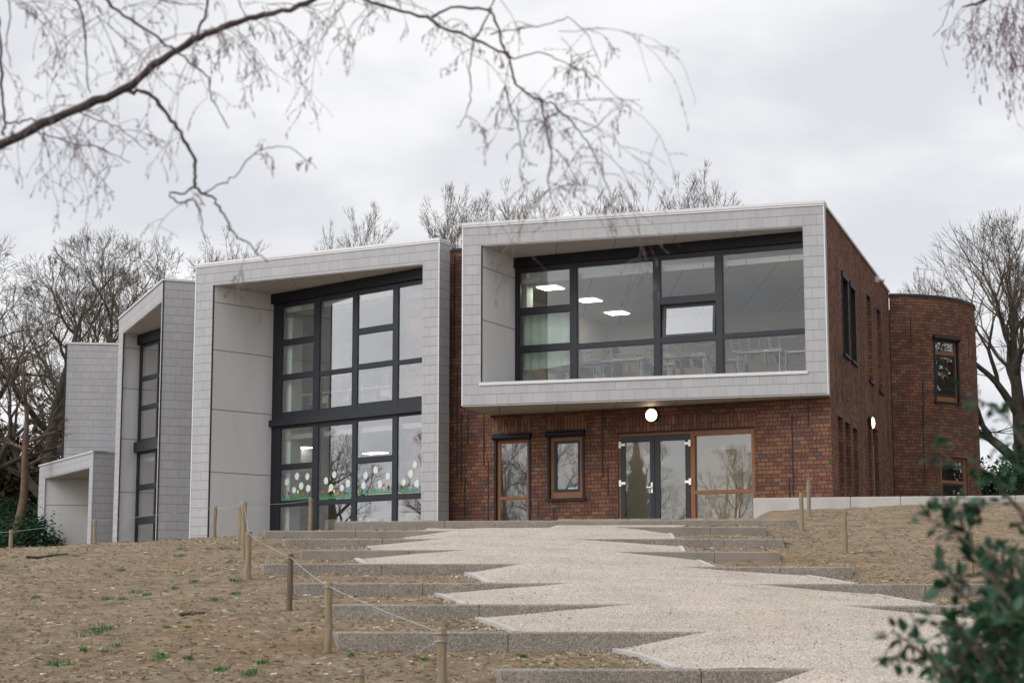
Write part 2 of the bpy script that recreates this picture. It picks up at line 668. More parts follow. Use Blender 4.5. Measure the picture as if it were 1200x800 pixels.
M['white'] = plain("white_paint", (0.78, 0.78, 0.77), 0.5, 0, 0.03)
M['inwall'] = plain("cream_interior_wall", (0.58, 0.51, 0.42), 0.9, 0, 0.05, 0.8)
M['dimwall'] = plain('dimmed_interior_wall', (0.07, 0.062, 0.055), 0.9, 0, 0.06, 0.8)  # wall colour darkened to stand in for the dimness of unlit rooms
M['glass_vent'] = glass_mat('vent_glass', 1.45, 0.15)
M['midwall'] = plain('half_dimmed_interior_wall', (0.26, 0.22, 0.185), 0.9, 0, 0.06, 0.8)  # cream wall at half tone, the lower room's dimness put into its colour
M['inceil'] = panel_mat('white_interior_ceiling', (0.48, 0.47, 0.46), [], (1.2, 0.2), 0.03)
M['infloor'] = plain("grey_interior_floor", (0.20, 0.19, 0.18), 0.6, 0, 0.08, 1.0)
M['fascia'] = plain("pale_green_fascia", (0.62, 0.70, 0.64), 0.8, 0, 0.03, 0.8)
M['panel_light'] = emit("ceiling_panel_glow", (1.0, 0.95, 0.82), 9.0)
M['lamp'] = emit("lamp_glow", (1.0, 0.80, 0.50), 6.0)
M['soil'] = soil_mat()
M['gravel'] = gravel_mat()
M['kerb'] = aggregate_mat("washed_kerb_concrete", (0.085, 0.070, 0.056), (0.185, 0.162, 0.135), (0.36, 0.325, 0.285))
M['edging'] = aggregate_mat("pale_edging_concrete", (0.25, 0.24, 0.225), (0.36, 0.345, 0.33), (0.46, 0.445, 0.43))
M['plinth'] = plain("smooth_concrete", (0.36, 0.345, 0.325), 0.85, 0, 0.14, 1.4, 0.25)
M['post'] = wood_mat("treated_post_wood", (0.125, 0.098, 0.055), (0.265, 0.212, 0.130), (26, 26, 2.0))
M['post_dark'] = wood_mat("weathered_post_wood", (0.06, 0.040, 0.022), (0.145, 0.100, 0.058), (26, 26, 2.0))
M['rope'] = plain("grey_rope", (0.27, 0.26, 0.25), 0.9, 0, 0.2, 30)
M['bark'] = plain("grey_brown_bark", (0.046, 0.038, 0.030), 0.95, 0, 0.4, 4.0, 0.5)
M['bark_red'] = plain("red_brown_bark", (0.105, 0.068, 0.046), 0.95, 0, 0.35, 4.0, 0.5)
M['twig'] = island_mat("bare_twigs", [(0.0, (0.048, 0.039, 0.030)), (0.6, (0.088, 0.071, 0.054)), (1.0, (0.135, 0.108, 0.082))], 0.95, 0.1)
M['twig_hazed'] = island_mat('haze_paled_twigs', [(0.0, (0.085, 0.072, 0.058)), (0.6, (0.14, 0.118, 0.095)), (1.0, (0.19, 0.165, 0.135))], 0.95, 0.1)  # paled in colour as aerial perspective on the trees behind the roof
M['birch'] = plain("birch_branch_bark", (0.050, 0.036, 0.034), 0.9, 0, 0.35, 14.0, 0.4)
M['birch_twig'] = island_mat("birch_twigs", [(0.0, (0.10, 0.068, 0.080)), (1.0, (0.22, 0.16, 0.175))], 0.9, 0.15)
M['leaf'] = island_mat("evergreen_leaf", [(0.0, (0.005, 0.022, 0.010)), (0.4, (0.010, 0.044, 0.020)), (0.75, (0.018, 0.070, 0.032)), (0.94, (0.034, 0.095, 0.048)), (1.0, (0.085, 0.100, 0.035))], 0.48, 0.28, (0.012, 0.06, 0.024))
M['stem'] = plain("shrub_stem", (0.075, 0.058, 0.045), 0.9, 0, 0.3, 12)
M['needle'] = island_mat("dark_evergreen", [(0.0, (0.008, 0.026, 0.013)), (0.7, (0.018, 0.062, 0.028)), (1.0, (0.036, 0.085, 0.036))], 0.8, 0.2)
M['thicket'] = island_mat('dusky_thicket', [(0.0, (0.018, 0.018, 0.012)), (0.6, (0.045, 0.040, 0.024)), (1.0, (0.085, 0.068, 0.042))], 0.9, 0.1)
M['grass'] = island_mat("grass_blade", [(0.0, (0.014, 0.085, 0.016)), (0.6, (0.030, 0.15, 0.030)), (1.0, (0.09, 0.19, 0.05))], 0.7, 0.2)
M['litter'] = island_mat("dry_litter", [(0.0, (0.105, 0.078, 0.052)), (0.3, (0.190, 0.145, 0.094)), (0.75, (0.30, 0.240, 0.162)), (0.96, (0.38, 0.315, 0.225)), (1.0, (0.54, 0.51, 0.45))], 0.95, 0.1)
M['stone'] = island_mat('loose_stone', [(0.0, (0.10, 0.08, 0.065)), (0.25, (0.30, 0.25, 0.205)), (0.7, (0.38, 0.33, 0.28)), (1.0, (0.50, 0.46, 0.41))], 0.9, 0.2)
M['curtain'] = plain("pale_green_cloth", (0.50, 0.60, 0.50), 0.95, 0, 0.12, 3.0)
M['chairwood'] = plain("pale_beech_ply", (0.36, 0.25, 0.14), 0.6, 0, 0.12, 3)
M['steel'] = plain("pale_tube_steel", (0.26, 0.30, 0.32), 0.35, 0.3, 0.05)
M['seat'] = plain("dark_chair_seat", (0.045, 0.048, 0.065), 0.6, 0, 0.1)
M['tabletop'] = plain("table_top_laminate", (0.50, 0.47, 0.38), 0.5, 0, 0.05)
M['maroon'] = plain("maroon_cloth", (0.12, 0.03, 0.05), 0.95, 0, 0.15)
M['darkcloth'] = plain("dark_cloth", (0.02, 0.02, 0.026), 0.95, 0, 0.15)
M['yellow'] = plain("yellow_card", (0.50, 0.38, 0.12), 0.8, 0, 0.1)
M['beige'] = plain("beige_board", (0.46, 0.35, 0.19), 0.7, 0, 0.08, 1.0)
M['sticker'] = plain("white_sticker", (0.46, 0.54, 0.50), 0.7, 0, 0.3, 22)
M['sticker_green'] = plain("green_sticker", (0.03, 0.21, 0.08), 0.7, 0, 0.2, 20)
M['sticker_red'] = plain("red_sticker", (0.42, 0.06, 0.07), 0.7, 0, 0.1)
M['sticker_blue'] = plain("blue_sticker", (0.10, 0.22, 0.50), 0.7, 0, 0.1)
M['sticker_yellow'] = plain("yellow_sticker", (0.62, 0.52, 0.08), 0.7, 0, 0.1)
M['sticker_cyan'] = plain("pale_blue_sticker", (0.35, 0.62, 0.66), 0.7, 0, 0.1)
M['door_blue'] = plain("blue_grey_door", (0.10, 0.12, 0.16), 0.5, 0, 0.1)

# ------------------------------------------------------------------ terrain
def tri(x, xs, ys):
    if x <= xs[0]: return ys[0]
    for i in range(1, len(xs)):
        if x <= xs[i]:
            t = (x - xs[i - 1]) / (xs[i] - xs[i - 1])
            return ys[i - 1] + t * (ys[i] - ys[i - 1])
    return ys[-1]


def sm(t):
    t = max(0.0, min(1.0, t))
    return t * t * (3 - 2 * t)


# steps of the path: depth, visible riser, left (end, gravel edge, tip, top y), right (tip, gravel edge, end, top y)
ROWS = [
    (16.0, 0.20, (587, 880, 955, 783), (1500, 1520, 1560, 783)),
    (18.8, 0.20, (398, 720, 835, 739.5), (1500, 1520, 1560, 742)),
    (21.6, 0.18, (390, 560, 757, 707.5), (964, 1150, 1330, 709)),
    (24.4, 0.165, (344, 512, 685, 682.5), (862, 1023, 1176, 683.5)),
    (27.0, 0.155, (310, 547, 622, 660), (775, 945, 998, 663.5)),
    (29.7, 0.16, (354, 418, 563, 644), (705, 817, 914, 646)),
    (32.4, 0.15, (334, 428, 526, 631), (658, 797, 919, 631)),
    (35.1, 0.15, (311, 473, 538, 621.5), (714, 785, 898, 617)),
    (38.5, 0.175, (389, 500, 650, 609.5), (650, 805, 930, 606.5)),
]
LOW = [(793, 1540), (605, 1230), (545, 1095), (573, 1002), (427, 837), (436, 802), (476, 790), (490, 795), (500, 805)]


def pxX(px, Y):
    return (px - 600.0) * Y / 2156.0


TREADS = []
for Y, h, L, Rr in ROWS:
    TREADS.append(dict(Y=Y, h=h, le=pxX(L[0], Y), lb=pxX(L[1], Y), lt=pxX(L[2], Y), zl=E + ray(600, L[3])[1] * Y,
                       rt=pxX(Rr[0], Y), rb=pxX(Rr[1], Y), re=pxX(Rr[2], Y), zr=E + ray(600, Rr[3])[1] * Y))
LOWX = [(pxX(a, r[0]), pxX(b_, r[0])) for (a, b_), r in zip(LOW, ROWS)]
K9 = math.tan(R(6))


def rowY(k, x):
    if k == 8:
        return 38.5 - K9 * max(-6.0, min(7.0, x - 1.0))
    return TREADS[k]['Y']


def ztop(k, x):
    t = TREADS[k]
    return t['zl'] + (t['zr'] - t['zl']) * sm((x - t['lt']) / (t['rt'] - t['lt'] + 1e-6))


def riser(k, x):
    t = TREADS[k]
    if k == 8:
        return t['h']
    wl = max(0.0, min(1.0, (x - t['lb']) / (t['lt'] - t['lb'])))
    wr = max(0.0, min(1.0, (t['rb'] - x) / (t['rb'] - t['rt']))) if x > t['rt'] else 1.0
    return t['h'] * (1 - min(wl, wr))


def g_left(x, Y):
    z = tri(Y, [-400, 0, 10, 16, 18.8, 21.6, 24.4, 27, 29.7, 32.4, 35.1, 38, 42, 90, 400],
            [-1.6, -1.6, -0.98, -0.66, -0.42, -0.14, 0.13, 0.42, 0.72, 0.98, 1.20, 1.32, 1.36, 1.3, 3.0])
    z -= 0.045 * max(0.0, min(12.0, -5.5 - x)) * sm((Y - 20) / 14)
    return E + z


def g_right(x, Y):
    z = tri(Y, [-400, 0, 10, 16, 21.6, 27, 32.4, 38, 43, 46, 90, 400], [-1.6, -1.6, -1.0, -0.62, -0.14, 0.40, 0.95, 1.50, 2.12, 2.28, 2.35, 4.0])
    z += 0.04 * max(0.0, min(8.0, x - 6)) * sm((Y - 30) / 14)
    return E + z


def ground(x, Y, rough=True):
    """height of the ground; path treads between the kerbs, a rough earth bank on both sides"""
    zl, zr = g_left(x, Y), g_right(x, Y)
    mid = sm((x - 0.0) / 4.0 + 0.5) if Y < 34 else sm((x - 4.8) / 1.6)
    bank = zl + (zr - zl) * mid
    if rough:
        a = 0.035 * noise.noise((x * 0.9, Y * 0.9, 1.0)) + 0.032 * noise.noise((x * 3.1, Y * 3.1, 5.0)) + 0.016 * noise.noise((x * 7.3, Y * 7.3, 8.0))
        a += 0.06 * noise.noise((x * 0.25, Y * 0.25, 9.0))
        bank += a
    # which tread?
    if Y < TREADS[0]['Y']:
        t = max(0.0, min(1.0, (Y - 10.0) / (TREADS[0]['Y'] - 10.0)))
        zb, zf = E - 1.0, ztop(0, x) - riser(0, x)
        zt = zb + (zf - zb) * t if Y > 10 else g_left(x, Y)
        le, re = TREADS[0]['le'], 60.0
    elif Y >= rowY(8, x):
        zt = ztop(8, x) - 0.02
        le, re = TREADS[8]['le'] + 0.35, 5.2
    else:
        k = 0
        while k < 7 and Y >= rowY(k + 1, x):
            k += 1
        y0, y1 = rowY(k, x), rowY(k + 1, x)
        t = (Y - y0) / (y1 - y0)
        zb = ztop(k, x) - 0.034
        zf = ztop(k + 1, x) - riser(k + 1, x)
        zt = zb + (zf - zb) * t
        le = TREADS[k]['le'] + (TREADS[k + 1]['le'] - TREADS[k]['le']) * t
        re = TREADS[k]['re'] + (TREADS[k + 1]['re'] - TREADS[k]['re']) * t
    w = sm((x - le) / 0.7 + 0.75) * sm((re - x) / 0.9 + 0.75)
    if rough and Y < 38:
        L, Rr = path_edges(x, Y)
        if x < L - 0.05 or x > Rr + 0.05:
            zt += 0.02 * noise.noise((x * 2.3, Y * 2.3, 2.0)) - 0.005
    return bank + (zt - bank) * w


def path_edges(x, Y):
    if Y < TREADS[0]['Y']:
        t = max(0.0, Y / TREADS[0]['Y'])
        return 1.6 + (TREADS[0]['lb'] - 1.6) * t, 6.0 + 1.0 * t
    k = 0
    while k < 7 and Y >= rowY(k + 1, x):
        k += 1
    y0, y1 = rowY(k, x), rowY(k + 1, x)
    t = max(0.0, min(1.0, (Y - y0) / (y1 - y0)))
    L = LOWX[k][0] + (TREADS[k + 1]['lb'] - LOWX[k][0]) * t
    Rr = LOWX[k][1] + (TREADS[k + 1]['rb'] - LOWX[k][1]) * t
    return L, Rr


def lin(a, b_, n):
    return [a + (b_ - a) * i / n for i in range(n)]


def ground_hit(px, py, y0=9.0, y1=60.0):
    """where the sight line through a photo point meets the ground"""
    rx, rz = ray(px, py)
    Y = y0
    while Y < y1:
        if E + rz * Y <= ground(rx * Y, Y, False):
            return Vector((rx * Y, Y, ground(rx * Y, Y)))
        Y += 0.03
    Y = y1
    return Vector((rx * Y, Y, ground(rx * Y, Y)))


def row_lines():
    """curves of constant tread parameter, so that the earth breaks exactly under each kerb"""
    out = [lambda x, v=v: v for v in [-600, -200, -60, -15, 0, 6, 9]]
    out += [lambda x, v=v: v for v in lin(11, 15.85, 30)]
    for k in range(9):
        out.append(lambda x, k=k: rowY(k, x) - 0.035)
        out.append(lambda x, k=k: rowY(k, x) + 0.035)
        if k < 8:
            n = 16
            for i in range(1, n):
                out.append(lambda x, k=k, i=i, n=n: rowY(k, x) + (rowY(k + 1, x) - rowY(k, x)) * i / n)
    for v in (0.05, 0.12, 0.2, 0.3, 0.4, 0.55, 0.7, 0.85, 1.0):
        out.append(lambda x, v=v: rowY(8, x) + (47.0 - rowY(8, x)) * v)
    out += [lambda x, v=v: v for v in (49, 52, 56, 60, 66, 75, 90, 120, 200, 400, 700)]
    return out


XS = [-700, -300, -120, -60, -35, -25, -20] + lin(-18, -11, 24) + lin(-11, 11, 200) + lin(11, 18, 24) + [18, 22, 28, 40, 70, 150, 350, 700]
LN = row_lines()
gm = MB()
nx = len(XS)
for fn in LN:
    for x in XS:
        Y = fn(x)
        gm.v.append((x, Y, ground(x, Y)))
for j in range(len(LN) - 1):
    for i in range(nx - 1):
        gm.f.append((j * nx + i, j * nx + i + 1, (j + 1) * nx + i + 1, (j + 1) * nx + i))
        gm.uv.append(None)
        gm.mi.append(0)
tag(gm.build("ground", M['soil'], smooth=True), "bare brown earth bank with straw and scattered grass", "ground", kind="structure")

pm = MB()
def path_strip(ys, gz=0.022):
    nxp = 44
    rows_ = []
    for fn in ys:
        L, Rr = path_edges(0.0, fn(0.0) if True else 0)
        row_ = []
        for i in range(nxp + 1):
            x = L + (Rr - L) * i / nxp
            Y = fn(x)
            row_.append((x, Y, ground(x, Y, False) + gz + 0.012 * noise.noise((x * 1.4, Y * 1.4, 3.0))))
        rows_.append(row_)
    for a, b_ in zip(rows_[:-1], rows_[1:]):
        for i in range(nxp):
            pm.face([a[i], a[i + 1], b_[i + 1], b_[i]])
path_strip([lambda x, v=v: v for v in [-30, -10, 0, 5, 9.9, 10.1, 12, 13, 14, 15, 15.5, 15.93]])
for k in range(8):
    path_strip([lambda x, k=k, q=q: rowY(k, x) + (rowY(k + 1, x) - rowY(k, x)) * q for q in [0.031] + [i / 12 for i in range(1, 12)] + [0.974]])
tag(pm.build("gravel_path", M['gravel'], smooth=True), "pale pinkish gravel path zigzagging uphill between kerbs", "path", kind="structure")


# ------------------------------------------------------------------ kerbs across the path
def kerb(x0, x1, k, side, label):
    """washed concrete kerb made of long stones butted end to end"""
    mb = MB()
    y0, y1 = -0.06, 0.08
    z = TREADS[k]['zl'] if side == 'l' else TREADS[k]['zr']
    segs = [x0]
    step = 1.72 if k < 8 else 2.35
    # joint positions run from the solid end
    if side == 'l':
        q = x0 + step
        while q < x1 - 0.5:
            segs.append(q); q += step
        segs.append(x1)
    else:
        q = x1 - step * 0.62
        tmp = [x1]
        while q > x0 + 0.5:
            tmp.append(q); q -= step
        tmp.append(x0)
        segs = tmp[::-1]
    for a, b_ in zip(segs[:-1], segs[1:]):
        g_ = 0.004
        m_ = 0.09 if (a == x0 and side == 'l' and k < 8) else 0.0
        Ya, Yb = rowY(k, a) , rowY(k, b_)
        bz = z - 0.42
        c = 0.018
        fl, fr = a + g_, b_ - g_
        pts = [(fl, Ya + y0, bz), (fr, Yb + y0, bz), (fr, Yb + y1, bz), (fl - m_, Ya + y1, bz),
               (fl, Ya + y0, z - c), (fr, Yb + y0, z - c), (fr, Yb + y1, z - c), (fl - m_, Ya + y1, z - c)]
        mb.hexa(pts)
        # chamfered upper edge
        t0 = [(fl + c, Ya + y0 + c, z), (fr - c, Yb + y0 + c, z), (fr - c, Yb + y1 - c, z), (fl - m_ + c, Ya + y1 - c, z)]
        lo = pts[4:]
        for i in range(4):
            j = (i + 1) % 4
            mb.face([lo[i], lo[j], t0[j], t0[i]])
        mb.face(t0)
    L = Vector(((x0 + x1) / 2, rowY(k, (x0 + x1) / 2), z - 0.3))
    mb.v = [tuple(Vector(p) - L) for p in mb.v]
    o = mb.build("step_kerb", M['kerb'])
    o.location = L
    tag(o, label, "step kerb", "grey kerbs stepping up the gravel path")
    return o


KL = ["lowest kerb of the flight, cut off by the bottom edge, running right into gravel",
      "long kerb second from the bottom, its pale end face beside the front rope post",
      "left-hand kerb third from the bottom, starting just behind the rope line",
      "left-hand kerb fourth from the bottom, starting beside the dark weathered post",
      "left-hand kerb reaching furthest into the earth bank, fifth from the bottom",
      "short left-hand kerb sixth from the bottom, ending in the middle of the gravel",
      "short left-hand kerb seventh from the bottom, third below the terrace edge",
      "left-hand kerb directly below the terrace edge, starting furthest left of the upper ones",
      "topmost kerb edging the terrace right across in front of the doors"]
KR = [None, None, "right-hand kerb running in behind the leafy bush, lowest on that side",
      "long right-hand kerb second from the bottom of that side, half hidden by the bush",
      "right-hand kerb ending in the open earth, third from the bottom of that side",
      "right-hand kerb fourth from the bottom of that side, its end in the earth",
      "right-hand kerb whose thin tip reaches furthest left into the gravel near the top",
      "shortest right-hand kerb directly below the terrace edge and two posts"]
for k in range(9):
    t = TREADS[k]
    if k == 8:
        kerb(t['le'], t['re'], k, 'l', KL[k])
        continue
    kerb(t['le'], t['lt'], k, 'l', KL[k])
    if KR[k]:
        kerb(t['rt'], t['re'], k, 'r', KR[k])

# thin pale edging boards where earth meets gravel
EDG = [(0, 0, "edging strip between the lowest two kerbs"), (1, 0, "edging strip between the second and third kerbs from the bottom on the left"),
       (2, 0, "edging strip between the third and fourth kerbs from the bottom on the left"), (3, 0, "edging strip between the fourth and fifth kerbs from the bottom on the left"),
       (4, 0, "edging strip between the fifth and sixth kerbs from the bottom on the left"),
       (2, 1, "edging strip on the right running into the bush behind the lowest right-hand kerb"), (3, 1, "edging strip on the right between the two kerbs beside the bush"),
       (4, 1, "edging strip on the right above the kerb that ends in open earth"), (5, 1, "edging strip on the right between the fourth and fifth right-hand kerbs"),
       (6, 1, "edging strip on the right just below the shortest kerb")]
for k, sd, lab in EDG:
    y0, y1 = rowY(k, 0) + 0.09, rowY(k + 1, 0) - 0.07
    a = LOWX[k][sd]
    b_ = TREADS[k + 1]['lb' if sd == 0 else 'rb']
    mb = MB()
    N = 8
    ring = []
    for i in range(N + 1):
        f = i / N
        x, Y = a + (b_ - a) * f, y0 + (y1 - y0) * f
        ring.append((x, Y, ground(x, Y, False) + 0.038))
    for (xa, ya, za), (xb, yb, zb) in zip(ring[:-1], ring[1:]):
        w_ = 0.035
        mb.hexa([(xa - w_, ya, za - 0.2), (xa + w_, ya, za - 0.2), (xb + w_, yb, zb - 0.2), (xb - w_, yb, zb - 0.2),
                 (xa - w_, ya, za), (xa + w_, ya, za), (xb + w_, yb, zb), (xb - w_, yb, zb)])
    Lc = Vector(ring[N // 2])
    mb.v = [tuple(Vector(p) - Lc) for p in mb.v]
    o = mb.build("edging_strip", M['edging'])
    o.location = Lc
    tag(o, "pale " + lab, "edging strip", "pale edging strips beside the gravel")


# ------------------------------------------------------------------ the school building
ZTOP = E + 10.15
ZBASE = E + 0.9
WB = Wall((-1.345, 48.87), (8.0, 46.0))                   # projecting box, front
CORNER = WB.xy(WB.len, -0.42)
WS = Wall(CORNER, (12.46, 59.6))                          # brick side wall
WF = Wall((-3.2, 52.66), CORNER)                          # brick front wall
WU = Wall((0.03, 50.58), (7.58, 46.80))                   # glazing of the box
W2 = Wall((-9.63, 54.9), (-2.06, 50.86))                  # big two-storey frame, front
W2W = Wall((-7.39, 56.3), (-2.60, 51.77))                 # its glazing
W1 = Wall((-14.24, 65.5), (-11.1, 57.4))                  # narrow frame further left, front
W1W = Wall((-13.33, 65.05), (-12.49, 63.80))              # its glazing
WP = Wall((-19.16, 74.13), (-15.36, 67.0))                  # porch front
W0 = Wall((-17.66, 71.8), (-11.6, 72.65))                 # tall end wall behind the porch

school = empty("school_building", (2.0, 52.0, E + 1.7), "modern two-storey school of grey tiled frames and brown brick with a round brick end", "building")


def isect(p, d, w):
    """walk from p along d to the wall plane w"""
    p, d = Vector(p), Vector(d)
    t = (w.o - p).dot(w.n) / d.dot(w.n)
    q = p + d * t
    return (q.x, q.y)


def sheet(mb, w, s0, s1, z0, z1, holes, out=0.0, recess=0.2):
    """wall face with rectangular openings and their reveals"""
    S = sorted({s0, s1, *[h[0] for h in holes], *[h[1] for h in holes]})
    Z = sorted({z0, z1, *[h[2] for h in holes], *[h[3] for h in holes]})
    S = [q for q in S if s0 <= q <= s1]
    Z = [q for q in Z if z0 <= q <= z1]
    for a, b_ in zip(S[:-1], S[1:]):
        for c, d in zip(Z[:-1], Z[1:]):
            ms, mz = (a + b_) / 2, (c + d) / 2
            if any(h[0] < ms < h[1] and h[2] < mz < h[3] for h in holes):
                continue
            mb.face([w.p(a, out, c), w.p(b_, out, c), w.p(b_, out, d), w.p(a, out, d)])
    for a, b_, c, d in holes:
        i = out - recess
        mb.face([w.p(a, out, c), w.p(a, out, d), w.p(a, i, d), w.p(a, i, c)])
        mb.face([w.p(b_, out, c), w.p(b_, i, c), w.p(b_, i, d), w.p(b_, out, d)])
        mb.face([w.p(a, out, d), w.p(b_, out, d), w.p(b_, i, d), w.p(a, i, d)])
        mb.face([w.p(a, out, c), w.p(a, i, c), w.p(b_, i, c), w.p(b_, out, c)])


def glazing(w, cols, s0, s1, z0, z1, out=0.0, depth=0.12, frame=None, glass=None, name="window", bead=True, parent=None, skip=()):
    """frame of mullions and transoms as one mesh, each pane a child; cols = [(sl, sr, [(zb, zt), ...])]"""
    frame = frame or M['dark']
    glass = glass or M['glass']
    q = 0.024
    if bead:
        cols = [(sl - q, sr + q, [(zb - q, zt + q) if (ci, round(zb, 2)) not in skip else (zb, zt) for zb, zt in zz]) for ci, (sl, sr, zz) in enumerate(cols)]
    mb = MB()
    edges = [s0]
    for sl, sr, _ in cols:
        edges += [sl, sr]
    edges.append(s1)
    for i in range(0, len(edges), 2):
        if edges[i + 1] - edges[i] > 0.004:
            mb.wbox(w, edges[i], edges[i + 1], out - depth, out, z0, z1)
    panes = []
    for ci, (sl, sr, zz) in enumerate(cols):
        zs = [z0]
        for zb, zt in sorted(zz):
            zs += [zb, zt]
            panes.append((ci, sl, sr, zb, zt))
        zs.append(z1)
        for i in range(0, len(zs), 2):
            if zs[i + 1] - zs[i] > 0.004:
                mb.wbox(w, sl, sr, out - depth, out - 0.006, zs[i], zs[i + 1])
    if bead:
        for ci, sl, sr, zb, zt in panes:
            if (ci, round(zb, 2)) in skip:
                continue
            o0, o1 = out - depth + 0.004, out - 0.018
            mb.wbox(w, sl, sl + q, o0, o1, zb, zt)
            mb.wbox(w, sr - q, sr, o0, o1, zb, zt)
            mb.wbox(w, sl + q, sr - q, o0, o1, zb, zb + q)
            mb.wbox(w, sl + q, sr - q, o0, o1, zt - q, zt)
    o = mb.build(name, frame, parent or school)
    for ci, sl, sr, zb, zt in panes:
        if (ci, round(zb, 2)) in skip:
            continue
        g_ = MB()
        g_.wbox(w, sl + 0.012, sr - 0.012, out - 0.034, out - 0.026, zb + 0.012, zt - 0.012)
        g_.build("pane", glass, o)
    return o, panes


def from_px(w, cols, out=0.0):
    res = []
    for xl, xr, ys in cols:
        ym = (ys[0][0] + ys[-1][1]) / 2
        sl, sr = w.s(xl, ym, out), w.s(xr, ym, out)
        res.append((sl, sr, [(w.z(xl, yb, out), w.z(xl, yt, out)) for yt, yb in ys]))
    return res


# ---- projecting box
ZS = E + 9.56                                             # soffit height of the openings
BU = E + 5.21                                             # underside of the box
SB0, SB1 = WB.s(563.8, 370), WB.s(942.5, 350)
BSILL = E + 5.76
bl, br = WB.xy(SB0), WB.xy(SB1)
blw, brw = isect(bl, -WU.n, WU), isect(br, -WU.n, WU)
mb = MB()
outer_back_left = isect(WB.xy(0), -WB.n, WF)
mb.prism([WB.xy(0), bl, blw, (blw[0] - 0.2, blw[1] + 0.1), outer_back_left], BU + 0.03, ZTOP)
mb.prism([br, WB.xy(WB.len), CORNER, brw], BU + 0.03, ZTOP)
mb.prism([bl, br, brw, blw], ZS + 0.02, ZTOP)
mb.prism([bl, br, brw, blw], BU + 0.03, BSILL)
mb.build("box_cladding", M['tile'], school)
mb = MB()
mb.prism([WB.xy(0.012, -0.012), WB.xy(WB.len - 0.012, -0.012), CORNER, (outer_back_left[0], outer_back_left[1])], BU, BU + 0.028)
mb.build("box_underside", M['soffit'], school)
mb = MB()
wr = Wall(bl, blw)
mb.wbox(wr, 0.02, wr.len - 0.01, 0.0, 0.015, BSILL + 0.01, ZS)
mb.build("reveal_panel", M['reveal'], school)
mb = MB()
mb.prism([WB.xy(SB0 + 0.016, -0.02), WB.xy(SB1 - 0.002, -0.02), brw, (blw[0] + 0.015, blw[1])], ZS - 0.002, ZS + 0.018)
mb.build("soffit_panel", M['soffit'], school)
mb = MB()
mb.wbox(WB, SB0 - 0.004, SB0 + 0.03, -0.03, 0.004, BSILL + 0.02, ZS + 0.018)  # black strip draws the shadow gap along the opening edge
mb.build("edge_trim_or_gap", M['black'], school)
mb = MB()
mb.wbox(WB, SB0 - 0.05, SB1 + 0.05, -0.25, 0.03, BSILL + 0.002, BSILL + 0.085)
mb.build("window_sill", M['coping'], school)
mb = MB()
mb.wbox(WB, -0.03, WB.len + 0.03, -0.5, 0.035, ZTOP + 0.002, ZTOP + 0.075)
mb.wbox(WB, -0.018, WB.len + 0.018, -0.5, 0.02, ZTOP - 0.05, ZTOP + 0.001)
mb.build("roof_coping", M['coping'], school)
mb = MB()
mb.wbox(WB, -0.012, 0.02, -0.03, 0.008, BU + 0.02, ZTOP - 0.052)
mb.build("corner_trim", M['trim'], school)
mb = MB()
mb.wbox(WB, WB.len - 0.012, WB.len + 0.014, -0.03, 0.010, BU + 0.01, ZTOP - 0.052)
mb.build("corner_trim", M['trim'], school)

# glazing of the box
GU0, GU1 = -0.02, WU.s(946, 340) + 0.35
zt_u, zb_u = WU.z(601.3, 318), BSILL + 0.02
mb = MB()
mb.wbox(WU, -0.03, GU1, 0.0, 0.14, WU.z(601.3, 314.8), ZS - 0.004)
mb.build("head_beam", M['black'], school)
colsU = from_px(WU, [(610, 668, [(320.5, 361), (370, 405.3), (414, 447)]),
                     (677.6, 766, [(314, 402.6), (409.4, 446)]),
                     (775.5, 838.5, [(305.4, 348.6), (357, 396), (403.3, 442)]),
                     (848.5, 941.5, [(299, 391), (397.7, 439.5)])])
colsU[3] = (colsU[3][0], GU1 - 0.05, colsU[3][2])
colsU = [(a, b_, [(max(zb, BSILL + 0.09), zt) for zb, zt in zz]) for a, b_, zz in colsU]
tz = colsU[2][2][1]
winU, panesU = glazing(WU, colsU, GU0, GU1, BSILL + 0.03, WU.z(601.3, 314.8) - 0.003, out=0.04, depth=0.12, skip={(2, round(tz[0], 2))})
# tilted vent sash, leaning inwards at the top
mb = MB()
sl, sr = colsU[2][0] + 0.02, colsU[2][1] - 0.02
zb, zt = tz[0] + 0.01, tz[1] - 0.02
bw, th = 0.07, R(6.5)
def tp(s_, o_, h_):
    return WU.p(s_, -0.0 + o_ - math.sin(th) * h_, zb + math.cos(th) * h_)
H_ = zt - zb
def tbox(m_, a, b_, h0, h1, o0, o1):
    m_.hexa([tp(a, o1, h0), tp(b_, o1, h0), tp(b_, o0, h0), tp(a, o0, h0), tp(a, o1, h1), tp(b_, o1, h1), tp(b_, o0, h1), tp(a, o0, h1)])
tbox(mb, sl, sl + bw, 0, H_, -0.05, 0.02)
tbox(mb, sr - bw, sr, 0, H_, -0.05, 0.02)
tbox(mb, sl + bw, sr - bw, 0, bw, -0.05, 0.018)
tbox(mb, sl + bw, sr - bw, H_ - bw, H_, -0.05, 0.018)
sash = mb.build("vent_sash", M['dark'], winU)
tag(sash, "vent sash tilted open")
mb = MB()
tbox(mb, sl + bw, sr - bw, bw, H_ - bw, -0.02, -0.008)
tag(mb.build("pane", M['glass_vent'], winU), "pane of the tilted vent sash")

